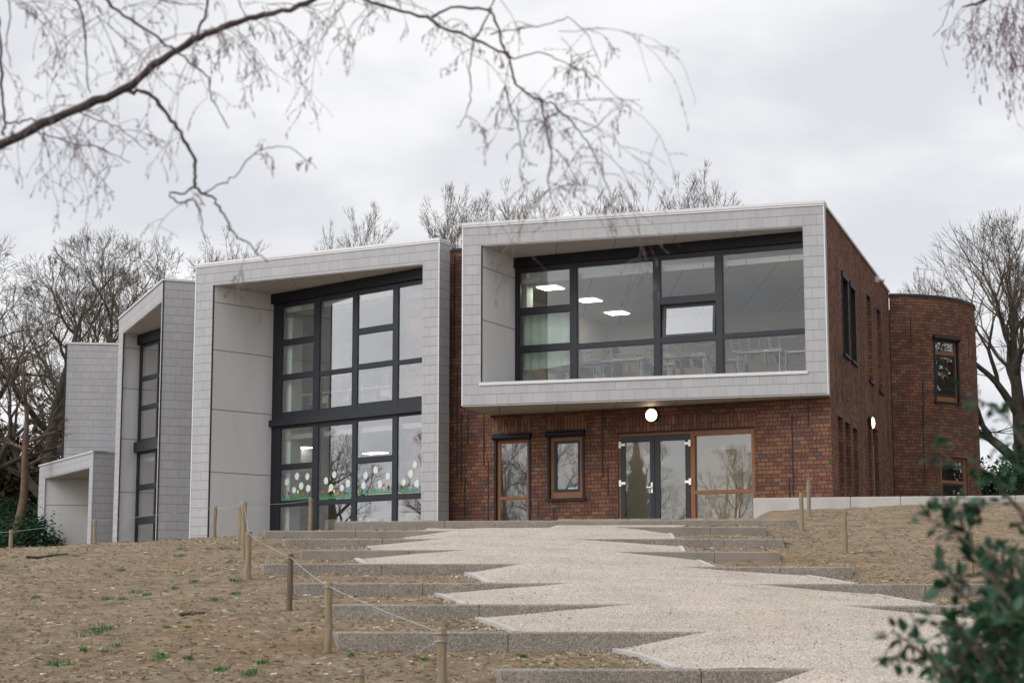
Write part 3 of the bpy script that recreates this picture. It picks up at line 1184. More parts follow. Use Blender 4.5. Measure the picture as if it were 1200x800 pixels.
# ---- big two-storey frame
S20, S21 = W2.s(246.5, 480), W2.s(494.75, 400)
f2l, f2r = W2.xy(S20), W2.xy(S21)
f2lw = isect(f2l, -W2W.n, W2W)
f2rw = isect(f2r, -W2W.n, W2W)
ZS2 = E + 9.50
mb = MB()
b2l = W2.xy(0, -3.2)
mb.prism([W2.xy(0), f2l, f2lw, (f2lw[0] - 0.25, f2lw[1] + 0.25), b2l], ZBASE, ZTOP)
mb.prism([f2r, W2.xy(W2.len), W2.xy(W2.len, -0.60), f2rw], ZBASE, ZTOP)
mb.prism([f2l, f2r, f2rw, f2lw], ZS2 + 0.02, ZTOP)
mb.build("frame_cladding", M['tile'], school)
mb = MB()
wr2 = Wall(f2l, f2lw)
mb.wbox(wr2, 0.02, wr2.len - 0.01, 0.0, 0.015, ZBASE, ZS2)
mb.build("reveal_panel", M['reveal'], school)
mb = MB()
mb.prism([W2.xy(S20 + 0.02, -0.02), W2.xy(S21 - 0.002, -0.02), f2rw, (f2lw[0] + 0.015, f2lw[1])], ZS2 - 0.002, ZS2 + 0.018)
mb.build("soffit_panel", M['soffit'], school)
mb = MB()
mb.wbox(W2, S20 - 0.004, S20 + 0.035, -0.03, 0.004, ZBASE, ZS2 + 0.018)  # dark line of the shadow gap, drawn as a black strip
mb.build("edge_trim_or_gap", M['black'], school)
mb = MB()
mb.wbox(W2, -0.03, W2.len + 0.03, -0.6, 0.035, ZTOP + 0.002, ZTOP + 0.075)
mb.wbox(W2, -0.018, W2.len + 0.018, -0.6, 0.02, ZTOP - 0.05, ZTOP + 0.001)
mb.build("roof_coping", M['coping'], school)
mb = MB()
mb.wbox(W2, -0.014, 0.02, -0.03, 0.01, ZBASE, ZTOP - 0.052)
mb.build("corner_trim", M['trim'], school)
mb = MB()
mb.wbox(W2, W2.len - 0.012, W2.len + 0.012, -0.03, 0.008, ZBASE, ZTOP - 0.052)
mb.build("corner_trim", M['trim'], school)

G0, G1 = -0.02, W2W.len + 0.32
zbeam = W2W.z(323.1, 356.9)
mb = MB()
mb.wbox(W2W, -0.06, G1, 0.0, 0.16, zbeam, ZS2 - 0.004)
mb.build("head_beam", M['black'], school)
zsp1, zsp0 = W2W.z(320.6, 491.9, 0.14), W2W.z(320.6, 499.4, 0.14)
mb = MB()
mb.wbox(W2W, -0.07, G1, 0.0, 0.16, zsp0, zsp1)
mb.build("spandrel_beam", M['dark'], school)
cols2 = from_px(W2W, [(332, 367.7, [(361, 398.4), (406, 439), (446, 483)]),
                      (376, 413.2, [(353.75, 435), (441, 478.5)]),
                      (420.8, 460.6, [(346.3, 385), (393, 426.7), (433.7, 472.6)]),
                      (468.3, 493.5, [(337.5, 422), (428, 466.8)])])
cols2[3] = (cols2[3][0], cols2[3][0] + 1.25, cols2[3][2])
win2, panes2 = glazing(W2W, cols2, G0, max(G1, cols2[3][1] + 0.06), zsp1 + 0.004, zbeam - 0.003, out=0.04)
cols2b = from_px(W2W, [(329.6, 366, [(503, 544), (551, 586.5), (594, 625)]),
                       (374, 412.5, [(500.6, 586), (592, 622)]),
                       (419.2, 459.8, [(494.2, 536), (543.6, 580.5), (588.4, 617)]),
                       (467, 493.5, [(488.4, 578.5), (585.3, 613)])])
cols2b[3] = (cols2b[3][0], cols2b[3][0] + 1.25, cols2b[3][2])
win2b, panes2b = glazing(W2W, cols2b, G0, max(G1, cols2b[3][1] + 0.06), E + 1.35, zsp0 - 0.004, out=0.04)

# window decorations stuck to the lower panes: white seed heads over a strip of grass and flowers
go = 0.04 - 0.022
BALLS = [(336.3, 564.6), (348, 557.8), (360.2, 558.1), (353.1, 569.1), (344.6, 574), (361.2, 571.9),
         (391.7, 555.8), (382, 563), (388, 571), (400.5, 571.5), (408, 566),
         (428.5, 556.6), (440.3, 550.4), (454.7, 557.6), (426, 568.5), (445.4, 567),
         (486.3, 544), (481.3, 554.7), (473, 565), (488.6, 566.3)]
for i, (px, py) in enumerate(BALLS):
    s_, z_ = W2W.hit(px, py, go)
    mb = MB()
    r_ = 0.098 + 0.006 * math.sin(i * 2.7)
    mb.disc(W2W, s_, z_, r_, go - 0.002, go + 0.003, 18, 1.08)
    st = mb.build("seed_head_sticker", M['sticker'], win2b)
strips = [(330.8, 365, 586.2), (374.6, 411.8, 585.4), (420.4, 459, 580), (467.4, 493, 578)]
for xl, xr, yb in strips:
    s0_, z0_ = W2W.hit(xl, yb, go)
    s1_ = W2W.s(xr, yb - (xr - xl) * 0.055, go)
    mb = MB()
    n = 40
    q = z0_ + 0.02
    for i in range(n):
        a, b_ = s0_ + (s1_ - s0_) * i / n, s0_ + (s1_ - s0_) * (i + 1) / n
        h_ = 0.08 + 0.17 * rng.random() ** 1.5
        mb.wbox(W2W, a, b_, go - 0.002, go + 0.0015, q, q + 0.045 + 0.02 * math.sin(i * 1.9))
        mb.face([W2W.p(a, go + 0.001, q + 0.07), W2W.p(b_, go + 0.001, q + 0.07), W2W.p((a + b_) / 2 + rng.uniform(-.03, .03), go + 0.001, q + h_)])
    mb.build("grass_sticker", M['sticker_green'], win2b)
    for j in range(6):
        a = s0_ + (s1_ - s0_) * (j + 0.2 + 0.6 * rng.random()) / 6
        mb = MB()
        mb.disc(W2W, a, q + 0.15 + 0.10 * rng.random(), 0.035 + 0.012 * rng.random(), go - 0.001, go + 0.002, 9, 1.2)
        mb.build("flower_sticker", M[rng.choice(['sticker_red', 'sticker_red', 'sticker_blue', 'sticker_yellow', 'maroon'])], win2b)

# ---- narrow frame further left
S10, S11 = W1.s(141.8, 480), W1.s(186.0, 480)
f1l, f1r = W1.xy(S10), W1.xy(S11)
W1R = Wall(W1.xy(W1.len), W1.xy(W1.len, -5.0))
f1lw = (-13.33, 65.05)
s_hit = isect(W1.xy(W1.len - 0.32, 0), -W1.n, W1W)
mb = MB()
mb.prism([W1.xy(0), f1l, f1lw, W1.xy(0, -2.4)], ZBASE, ZTOP)
mb.prism([f1r, W1.xy(W1.len), W1.xy(W1.len, -5.0), W1.xy(S11, -5.0)], ZBASE, ZTOP)
mb.prism([f1l, f1r, W1.xy(S11, -5.0), W1.xy(0.4, -2.4), f1lw], ZS2 + 0.02, ZTOP)
mb.build("frame_cladding", M['tile'], school)
mb = MB()
wr1 = Wall(f1l, f1lw)
mb.wbox(wr1, 0.02, wr1.len, 0.0, 0.015, ZBASE, ZS2)
mb.build("reveal_panel", M['reveal'], school)
mb = MB()
mb.prism([W1.xy(S10 + 0.02, -0.02), W1.xy(S11 - 0.01, -0.02), W1.xy(S11 - 0.01, -3.3), f1lw], ZS2 - 0.002, ZS2 + 0.018)
mb.build("soffit_panel", M['soffit'], school)
mb = MB()
mb.wbox(W1, -0.03, W1.len + 0.03, -0.6, 0.035, ZTOP + 0.002, ZTOP + 0.075)
mb.hexa([W1.p(W1.len - 0.3, -0.6, ZTOP + 0.002), W1.p(W1.len + 0.03, -0.6, ZTOP + 0.002), W1.p(W1.len + 0.03, -5.0, ZTOP + 0.002), W1.p(W1.len - 0.3, -5.0, ZTOP + 0.002),
         W1.p(W1.len - 0.3, -0.6, ZTOP + 0.07), W1.p(W1.len + 0.03, -0.6, ZTOP + 0.07), W1.p(W1.len + 0.03, -5.0, ZTOP + 0.07), W1.p(W1.len - 0.3, -5.0, ZTOP + 0.07)])
mb.build("roof_coping", M['coping'], school)
mb = MB()
mb.wbox(W1, S10 - 0.004, S10 + 0.09, -0.03, 0.006, ZBASE, ZS2 + 0.018)
mb.build("edge_trim_or_gap", M['dark'], school)
mb = MB()
mb.wbox(W1, W1.len - 0.02, W1.len + 0.012, -0.03, 0.012, ZBASE, ZTOP)
mb.build("edge_trim_or_gap", M['dark'], school)
G1e = 8.2
mb = MB()
mb.wbox(W1W, -0.02, G1e, 0.0, 0.16, W1W.z(165.4, 404.6), ZS2 - 0.004)
mb.build("head_beam", M['black'], school)
zq1, zq0 = W1W.z(165, 517.3, 0.1), W1W.z(165, 529, 0.1)
mb = MB()
mb.wbox(W1W, -0.04, G1e, 0.0, 0.18, zq0, zq1)
mb.build("spandrel_beam", M['dark'], school)
for z0_, z1_, ys in ((zq1 + 0.004, W1W.z(165.4, 404.6) - 0.003, [(407, 441), (447, 475), (481, 514)]),
                     (E + 1.2, zq0 - 0.004, [(532, 567), (574, 605), (614, 640)])):
    cc = []
    for c0 in (0.22, 1.75, 3.3, 4.85, 6.4):
        cc.append((c0, c0 + 1.4, [(W1W.z(169, yb), W1W.z(169, yt)) for yt, yb in ys]))
    glazing(W1W, cc, -0.02, 8.0, z0_, z1_, out=0.04)

# ---- tall end wall and porch
mb = MB()
mb.prism([W0.xy(0), W0.xy(W0.len), W0.xy(W0.len, -4.0), W0.xy(0.0, -4.0)], E + 5.35, ZTOP)
mb.build("end_wall_cladding", M['tile'], school)
mb = MB()
mb.wbox(W0, -0.06, W0.len, -0.5, 0.03, ZTOP + 0.002, ZTOP + 0.075)
mb.build("roof_coping", M['coping'], school)
mb = MB()
mb.wbox(W0, -0.05, 0.03, -0.06, 0.012, E + 5.35, ZTOP)
mb.build("edge_trim_or_gap", M['dark'], school)
ZP = E + 5.46
SP0, SP1 = WP.s(51.0, 600), WP.s(103.7, 580)
ZPO = WP.z(51.3, 561)
pl, pr = WP.xy(SP0), WP.xy(SP1)
vdir = Vector((0.985, 0.17))
plw = (pl[0] + 3.4, pl[1] + 0.55)
mb = MB()
mb.prism([WP.xy(0), pl, plw, (plw[0] - 0.1, plw[1] + 0.4), WP.xy(0, -2.2)], ZBASE, ZP)
mb.prism([pr, WP.xy(WP.len), WP.xy(WP.len, -2.6), (pr[0] + 1.9, pr[1] + 1.2)], ZBASE, ZP)
mb.prism([pl, pr, (pr[0] + 1.9, pr[1] + 1.2), plw], ZPO + 0.02, ZP)
mb.build("porch_cladding", M['tile'], school)
mb = MB()
wrp = Wall(pl, plw)
mb.wbox(wrp, 0.03, wrp.len, 0.0, 0.015, ZBASE, ZPO)
mb.build("reveal_panel", M['reveal'], school)
mb = MB()
mb.prism([WP.xy(SP0 + 0.03, -0.02), WP.xy(SP1 - 0.01, -0.02), (pr[0] + 1.85, pr[1] + 1.2), plw], ZPO - 0.002, ZPO + 0.018)
pso = mb.build("soffit_panel", M['soffit'], school)
c_ = WP.xy(WP.len * 0.72, -0.7)
mb = MB()
mb.tube([(c_[0], c_[1], ZPO - 0.11), (c_[0], c_[1], ZPO + 0.0)], [0.05, 0.08], 10)
mb.build("dome_sensor", M['dark'], pso)
mb = MB()
mb.wbox(WP, -0.03, WP.len + 0.03, -0.5, 0.035, ZP + 0.002, ZP + 0.07)
wpr = Wall(WP.xy(WP.len), WP.xy(WP.len, -2.6))
mb.wbox(wpr, 0.04, wpr.len, -0.3, 0.03, ZP + 0.002, ZP + 0.066)
mb.build("roof_coping", M['coping'], school)
mb = MB()
mb.wbox(WP, SP0 - 0.004, SP0 + 0.06, -0.03, 0.006, ZBASE, ZPO)
mb.build("edge_trim_or_gap", M['trim'], school)
mb = MB()
mb.wbox(WP, WP.len - 0.02, WP.len + 0.012, -0.03, 0.012, ZBASE, ZP)
mb.build("edge_trim_or_gap", M['trim'], school)

# ---- brick front wall with door, side panel and two windows
rec = 0.13
def opening(w, xl, xr, yt, yb, xr_y=None):
    ym = (yt + yb) / 2
    return [w.s(xl, ym), w.s(xr, ym), w.z(xl, yb), w.z(xl, yt)]
FLOOR = E + 1.74
hW1 = opening(WF, 579.2, 622.3, 509.2, 640); hW1[2] = FLOOR
hW2 = opening(WF, 641.5, 685.3, 505.6, 585.0)
hD = opening(WF, 724.4, 885.0, 508.4, 640); hD[2] = FLOOR
mb = MB()
sU0 = (Vector(blw) - WF.o).dot(WF.d) + 0.05
sheet(mb, WF, 0.0, WF.len, ZBASE, ZTOP - 0.14, [tuple(hW1), tuple(hW2), tuple(hD), (sU0, WF.len - 0.12, BSILL - 0.02, ZS + 0.05)], 0.0, 0.1)
# toothed vertical slots in the brickwork, drawn as dark strips for their shade
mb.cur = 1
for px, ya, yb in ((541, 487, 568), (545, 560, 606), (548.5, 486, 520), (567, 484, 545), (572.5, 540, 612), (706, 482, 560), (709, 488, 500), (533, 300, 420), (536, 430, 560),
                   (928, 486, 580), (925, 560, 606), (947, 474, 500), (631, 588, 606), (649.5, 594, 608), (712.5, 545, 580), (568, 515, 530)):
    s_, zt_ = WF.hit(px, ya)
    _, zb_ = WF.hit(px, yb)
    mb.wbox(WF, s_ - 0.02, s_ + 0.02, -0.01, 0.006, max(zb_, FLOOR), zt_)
mb.build("brick_front_wall", [M['brick'], M['slot']], school)
# soldier courses over the openings and above the entrance
mb = MB()
for h, zz in ((hW1, hW1[3]), (hW2, hW2[3]), (hD, hD[3])):
    mb.wbox(WF, h[0] - 0.05, h[1] + 0.05, -0.05, 0.004, zz + 0.012, zz + 0.012 + 0.40)
mb.build("soldier_course", M['soldier'], school)
mb = MB()
mb.wbox(WF, 0, WF.len - 8.9, -0.4, 0.03, ZTOP - 0.138, ZTOP - 0.06)
mb.build("roof_coping", M['dark'], school)

# window 1: tall with a roller box and side guides
def roller(h, w, parent, sill=True):
    m_ = MB()
    m_.wbox(w, h[0] - 0.02, h[1] + 0.02, -0.10, 0.075, h[3] - 0.16, h[3] + 0.01)
    pts = [w.p(h[0] - 0.02, 0.05, h[3] - 0.085), w.p(h[1] + 0.02, 0.05, h[3] - 0.085)]
    m_.tube(pts, 0.075, 12)
    m_.wbox(w, h[0], h[0] + 0.07, -0.12, 0.02, h[2], h[3] - 0.162)
    m_.wbox(w, h[1] - 0.07, h[1], -0.12, 0.02, h[2], h[3] - 0.162)
    if sill:
        m_.wbox(w, h[0] - 0.03, h[1] + 0.03, -0.12, 0.06, h[2] - 0.06, h[2] + 0.02)
    return m_.build("screen_box", M['black'], parent)

q = from_px(WF, [(585.4, 620, [(519, 582), (586, 640)])], -0.06)
qs = [(hW1[0] + 0.18, hW1[1] - 0.16, [(FLOOR + 0.12, q[0][2][1][1]), (q[0][2][0][0], hW1[3] - 0.26)])]
w1o, _ = glazing(WF, qs, hW1[0] + 0.075, hW1[1] - 0.075, FLOOR, hW1[3] - 0.165, out=-0.05, depth=0.1, frame=M['wood'], glass=M['glass_dim'])
roller(hW1, WF, w1o, False)
# window 2: inner sash in dark frame
qs = [(hW2[0] + 0.17, hW2[1] - 0.17, [(hW2[2] + 0.19, hW2[3] - 0.27)])]
w2o, _ = glazing(WF, qs, hW2[0] + 0.075, hW2[1] - 0.075, hW2[2] + 0.03, hW2[3] - 0.165, out=-0.05, depth=0.1, frame=M['wood'], glass=M['glass_dim'], bead=False, skip={(0, round(hW2[2] + 0.19, 2))})
qs2 = [(hW2[0] + 0.26, hW2[1] - 0.25, [(hW2[2] + 0.27, hW2[3] - 0.34)])]
s2o, _ = glazing(WF, qs2, hW2[0] + 0.172, hW2[1] - 0.172, hW2[2] + 0.192, hW2[3] - 0.272, out=-0.058, depth=0.08, frame=M['dark'], glass=M['glass_dim'], name="sash", parent=w2o)
roller(hW2, WF, w2o)
for a, b_, c, d in ((666.3, 676, 571.3, 576.6), (677.6, 681, 571.3, 576.2)):
    m_ = MB()
    s0_, z1_ = WF.hit(a, c, -0.11); s1_, z0_ = WF.hit(b_, d, -0.11)
    m_.wbox(WF, s0_, s1_, -0.113, -0.108, z0_, z1_)
    m_.build("notice_sticker", M['sticker_cyan'], w2o)

# door set
zD = hD[3]
sA, sB, sC, sD_ = hD[0], WF.s(808.5, 560), WF.s(813.6, 560), hD[1]
mb = MB()
fo = -0.04
mb.wbox(WF, sA, sA + 0.055, fo - 0.12, fo, FLOOR, zD)
mb.wbox(WF, sB - 0.0, sC, fo - 0.12, fo, FLOOR, zD)
mb.wbox(WF, sD_ - 0.10, sD_, fo - 0.12, fo, FLOOR, zD)
mb.wbox(WF, sA + 0.055, sB, fo - 0.12, fo - 0.002, zD - 0.075, zD)
mb.wbox(WF, sC, sD_ - 0.10, fo - 0.12, fo - 0.002, zD - 0.14, zD)
ztr = WF.z(830, 576.2)
mb.wbox(WF, sC, sD_ - 0.10, fo - 0.12, fo - 0.002, ztr - 0.05, ztr + 0.05)
mb.wbox(WF, sC, sD_ - 0.10, fo - 0.12, fo - 0.002, FLOOR, FLOOR + 0.08)
entr = mb.build("entrance_frame", M['wood'], school)
for za, zb_ in ((FLOOR + 0.082, ztr - 0.052), (ztr + 0.052, zD - 0.142)):
    m_ = MB()
    m_.wbox(WF, sC + 0.004, sD_ - 0.104, fo - 0.09, fo - 0.08, za, zb_)
    m_.build("pane", M['glass_dim'], entr)
mb = MB()
mb.wbox(WF, sA - 0.03, sD_ + 0.01, -0.10, 0.02, zD + 0.001, zD + 0.035)
mb.build("drip_strip", M['black'], entr)
smid = WF.s(766.9, 560)
for a, b_, hinge_s, left in ((sA + 0.06, smid - 0.006, sA + 0.06, True), (smid + 0.006, sB - 0.006, sB, False)):
    m_ = MB()
    st = 0.135
    za, zb_ = FLOOR + 0.012, zD - 0.08
    m_.wbox(WF, a, a + st, fo - 0.08, fo + 0.012, za, zb_)
    m_.wbox(WF, b_ - st, b_, fo - 0.08, fo + 0.012, za, zb_)
    m_.wbox(WF, a + st, b_ - st, fo - 0.08, fo + 0.010, zb_ - 0.16, zb_)
    m_.wbox(WF, a + st, b_ - st, fo - 0.08, fo + 0.010, za, za + 0.14)
    leaf = m_.build("door", M['dark'], school)
    m_ = MB()
    m_.wbox(WF, a + st + 0.002, b_ - st - 0.002, fo - 0.03, fo - 0.018, za + 0.142, zb_ - 0.162)
    m_.build("pane", M['glass_dim'], leaf)
    for hy in (521.0, 566.0):
        m_ = MB()
        zc = WF.z(730 if left else 806, hy if left else hy - 2.0)
        sg = 1 if left else -1
        c0 = hinge_s + (0.0 if left else -0.0)
        m_.wbox(WF, c0 - 0.03, c0 + 0.03, fo + 0.013, fo + 0.05, zc - 0.085, zc + 0.085)
        m_.wbox(WF, min(c0 + sg * 0.031, c0 + sg * 0.15), max(c0 + sg * 0.031, c0 + sg * 0.15), fo + 0.013, fo + 0.035, zc - 0.035, zc + 0.035)
        m_.build("hinge", M['white'], leaf)
    if left:
        m_ = MB()
        sc_, zc = WF.hit(763.5, 570.5)
        m_.wbox(WF, sc_ - 0.025, sc_ + 0.025, fo + 0.013, fo + 0.025, zc - 0.15, zc + 0.13)
        m_.wbox(WF, sc_ - 0.018, sc_ + 0.018, fo + 0.025, fo + 0.075, zc - 0.015, zc + 0.02)
        m_.wbox(WF, sc_ - 0.13, sc_ + 0.018, fo + 0.055, fo + 0.078, zc - 0.013, zc + 0.015)
        m_.build("handle", M['white'], leaf)
    else:
        m_ = MB()
        sc_, zc = WF.hit(775.3, 542.5)
        m_.wbox(WF, sc_ - 0.03, sc_ + 0.03, fo - 0.017, fo - 0.012, zc - 0.03, zc + 0.03)
        m_.build("notice_sticker", M['sticker_cyan'], leaf)

# lit bulkhead lamp over the entrance
def bulkhead(w, px, py, r):
    s_, z_ = w.hit(px, py, 0.06)
    m_ = MB()
    m_.disc(w, s_, z_, r * 1.2, 0.0, 0.075, 28)
    o = m_.build("wall_lamp", M['black'], school)
    m_ = MB()
    m_.disc(w, s_, z_, r, 0.078, 0.085, 28, dome=0.06)
    m_.build("lamp_glass", M['lamp'], o, smooth=False)
bulkhead(WF, 763.6, 486.3, 0.165)

# ---- brick side wall
ZTS = ZTOP - 0.02
def side_open(xl, xr, yt, yb):
    s0_, z1_ = WS.hit(xl, yt)
    s1_, _ = WS.hit(xr, yt)
    return [s0_, s1_, WS.z(xl, yb), z1_]
sideU = [side_open(986.4, 993.3, 317, 412), side_open(995.6, 1002.0, 329, 420), side_open(1016.0, 1021.0, 338, 443), side_open(1027.6, 1032.3, 355, 455)]
sideL = [side_open(982.6, 988.2, 480, 640), side_open(991.2, 997.2, 487, 640), side_open(1000.3, 1005.6, 494, 640), side_open(1017.0, 1021.4, 485, 640), side_open(1023.5, 1029.4, 500, 640)]
for h in sideL:
    h[2] = E + 1.9
mb = MB()
sheet(mb, WS, 0.0, WS.len, ZBASE, ZTS, [tuple(h) for h in sideU + sideL], -0.02, 0.26)
mbS, mb = mb, MB()
mb.wbox(WS, 0.02, WS.len, -0.4, 0.03, ZTS + 0.001, ZTS + 0.07)
mb.build("roof_coping", M['coping'], school)
mb = mbS
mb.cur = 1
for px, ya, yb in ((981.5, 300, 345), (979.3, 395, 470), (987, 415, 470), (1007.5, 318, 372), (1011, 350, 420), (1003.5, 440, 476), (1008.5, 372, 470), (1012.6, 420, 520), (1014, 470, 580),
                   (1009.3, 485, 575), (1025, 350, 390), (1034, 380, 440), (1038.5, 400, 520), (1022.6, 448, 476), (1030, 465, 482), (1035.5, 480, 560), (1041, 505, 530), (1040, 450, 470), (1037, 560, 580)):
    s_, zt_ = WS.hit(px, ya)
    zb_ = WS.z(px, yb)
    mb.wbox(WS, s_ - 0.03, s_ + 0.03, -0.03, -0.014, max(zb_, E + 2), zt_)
mb.build("brick_side_wall", [M['brick'], M['slot']], school)
for i, h in enumerate(sideU + sideL):
    if i == 8:
        m_ = MB()
        zt_ = h[3]
        m_.wbox(WS, h[0], h[0] + 0.08, -0.25, -0.17, h[2], zt_)
        m_.wbox(WS, h[1] - 0.08, h[1], -0.25, -0.17, h[2], zt_)
        m_.wbox(WS, h[0] + 0.08, h[1] - 0.08, -0.25, -0.172, zt_ - 0.45, zt_)
        m_.build("door_frame", M['wood'], school)
        m_ = MB()
        m_.wbox(WS, h[0] + 0.083, h[1] - 0.083, -0.22, -0.14, h[2] + 0.02, zt_ - 0.46)
        dr = m_.build("door", M['door_blue'], school)
        m_ = MB()
        m_.wbox(WS, h[1] - 0.26, h[1] - 0.20, -0.138, -0.06, E + 2.85, E + 3.12)
        m_.build("handle", M['steel'], dr)
        continue
    bb = [(h[2] + 0.1, h[2] + (h[3] - h[2]) * 0.72), (h[2] + (h[3] - h[2]) * 0.72 + 0.08, h[3] - 0.12)]
    wo, _ = glazing(WS, [(h[0] + 0.1, h[1] - 0.1, bb)], h[0] + 0.002, h[1] - 0.002, h[2] + 0.002, h[3] - 0.002, out=-0.17, depth=0.09,
                    frame=M['wood'], bead=False)
    m_ = MB()
    m_.wbox(WS, h[0] - 0.02, h[1] + 0.02, -0.2, 0.05, h[2] - 0.05, h[2] + 0.03)
    m_.wbox(WS, h[0] - 0.01, h[1] + 0.01, -0.16, 0.03 if i < 2 else -0.025, h[3] - 0.14, h[3] + 0.005)
    if i < 2:
        m_.wbox(WS, h[0], h[0] + 0.06, -0.16, 0.0, h[2] + 0.031, h[3] - 0.142)
        m_.wbox(WS, h[1] - 0.06, h[1], -0.16, 0.0, h[2] + 0.031, h[3] - 0.142)
    m_.build("screen_box", M['black'], wo)
bulkhead(WS, 1021.8, 495.3, 0.165)
mb = MB()
s_, z_ = WS.hit(1026.2, 327.5)
mb.wbox(WS, s_ - 0.09, s_ + 0.09, -0.015, 0.10, z_ - 0.1, z_ + 0.1)
mb.tube([WS.p(s_, 0.1, z_), WS.p(s_, 0.26, z_ - 0.05)], 0.07, 10)
mb.build("wall_camera", M['coping'], school)

# ---- round brick end
TR = 3.62
tc0 = Vector((12.46, 59.6 + TR))
ZTT = E + 10.02
NA = 72
mb = MB()
def tower_pt(a, r=TR):
    return (tc0.x + r * math.sin(a), tc0.y - r * math.cos(a))
def tower_px(px):
    """angle on the round wall that stands behind photo column px"""
    x, _ = ray(px, 450)
    best = min(range(0, 1300), key=lambda i: abs((tower_pt(i / 1000)[0] / tower_pt(i / 1000)[1]) - x * 1.0))
    return best / 1000
thole = []
for xl, xr, yt, yb in ((1095.0, 1124.5, 392.5, 470.5), (1098.8, 1130.3, 535.0, 640)):
    a0, a1 = tower_px(xl), tower_px(xr)
    p0 = tower_pt(a0)
    thole.append([a0, a1, E + ray(xl, yb)[1] * p0[1], E + ray(xl, yt)[1] * p0[1]])
thole[1][2] = E + 1.9
A_ = sorted({*[i * math.pi * 0.62 / NA for i in range(NA + 1)], *[h[0] for h in thole], *[h[1] for h in thole]})
Zc = sorted({ZBASE, ZTT, *[h[2] for h in thole], *[h[3] for h in thole]})
for a, b_ in zip(A_[:-1], A_[1:]):
    for c, d in zip(Zc[:-1], Zc[1:]):
        am, zm = (a + b_) / 2, (c + d) / 2
        if any(h[0] < am < h[1] and h[2] < zm < h[3] for h in thole):
            continue
        pa, pb = tower_pt(a), tower_pt(b_)
        mb.face([(*pa, c), (*pb, c), (*pb, d), (*pa, d)], [(a * TR, c), (b_ * TR, c), (b_ * TR, d), (a * TR, d)])
TW = []
for a0, a1, z0_, z1_ in thole:
    pa, pb = tower_pt(a0), tower_pt(a1)
    w = Wall(pa, pb)
    TW.append((w, z0_, z1_))
    rr = 0.22
    for (p_, q_) in ((pa, w.xy(0, -rr)), (pb, w.xy(w.len, -rr))):
        mb.face([(*p_, z0_), (*p_, z1_), (*q_, z1_), (*q_, z0_)])
    mb.face([(*pa, z1_), (*pb, z1_), (*w.xy(w.len, -rr), z1_), (*w.xy(0, -rr), z1_)])
    mb.face([(*pa, z0_), (*w.xy(0, -rr), z0_), (*w.xy(w.len, -rr), z0_), (*pb, z0_)])
mbT, mb = mb, MB()
for a, b_ in zip(A_[:-1], A_[1:]):
    o_, i_ = TR + 0.035, TR - 0.35
    mb.hexa([(*tower_pt(a, o_), ZTT + 0.002), (*tower_pt(b_, o_), ZTT + 0.002), (*tower_pt(b_, i_), ZTT + 0.002), (*tower_pt(a, i_), ZTT + 0.002),
             (*tower_pt(a, o_), ZTT + 0.085), (*tower_pt(b_, o_), ZTT + 0.085), (*tower_pt(b_, i_), ZTT + 0.085), (*tower_pt(a, i_), ZTT + 0.085)])
mb.build("roof_coping", M['dark'], school)
mb = mbT
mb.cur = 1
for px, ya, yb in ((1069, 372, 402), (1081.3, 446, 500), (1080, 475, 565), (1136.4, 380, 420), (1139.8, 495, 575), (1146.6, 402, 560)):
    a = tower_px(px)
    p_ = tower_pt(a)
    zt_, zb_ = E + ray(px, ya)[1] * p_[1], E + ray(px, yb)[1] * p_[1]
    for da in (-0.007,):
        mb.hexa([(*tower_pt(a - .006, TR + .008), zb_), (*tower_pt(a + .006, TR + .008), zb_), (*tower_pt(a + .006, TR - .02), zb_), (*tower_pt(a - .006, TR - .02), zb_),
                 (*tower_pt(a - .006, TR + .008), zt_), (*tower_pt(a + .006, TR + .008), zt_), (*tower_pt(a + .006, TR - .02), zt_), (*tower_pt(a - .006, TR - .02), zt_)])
mb.build("round_brick_wall", [M['brick'], M['slot']], school)
for i, (w, z0_, z1_) in enumerate(TW):
    tr_ = z1_ - (0.62 if i == 0 else 0.85)
    top = z1_ - (0.2 if i == 0 else 0.1)
    wo, _ = glazing(w, [(0.13, w.len - 0.13, [(z0_ + 0.2, tr_), (tr_ + 0.1, top)])], 0.07 if i == 0 else 0.002, w.len - (0.07 if i == 0 else 0.002), z0_ + 0.03, z1_ - (0.16 if i == 0 else 0.003), out=-0.06, depth=0.1,
                    frame=M['wood'], bead=False)
    m_ = MB()
    sbox = (0.135, w.len - 0.135, z0_ + 0.205, tr_ - 0.005)
    for a, b_, c, d in ((sbox[0], sbox[0] + 0.06, sbox[2], sbox[3]), (sbox[1] - 0.06, sbox[1], sbox[2], sbox[3]),
                        (sbox[0] + 0.06, sbox[1] - 0.06, sbox[2], sbox[2] + 0.06), (sbox[0] + 0.06, sbox[1] - 0.06, sbox[3] - 0.06, sbox[3])):
        m_.wbox(w, a, b_, -0.14, -0.055, c, d)
    m_.build("sash", M['dark'], wo)
    if i == 0:
        roller([0.0, w.len, z0_, z1_], w, wo)

# ---- rooms behind the glass
def poly_slab(mb, poly, z0, z1):
    mb.prism(list(poly), z0, z1)

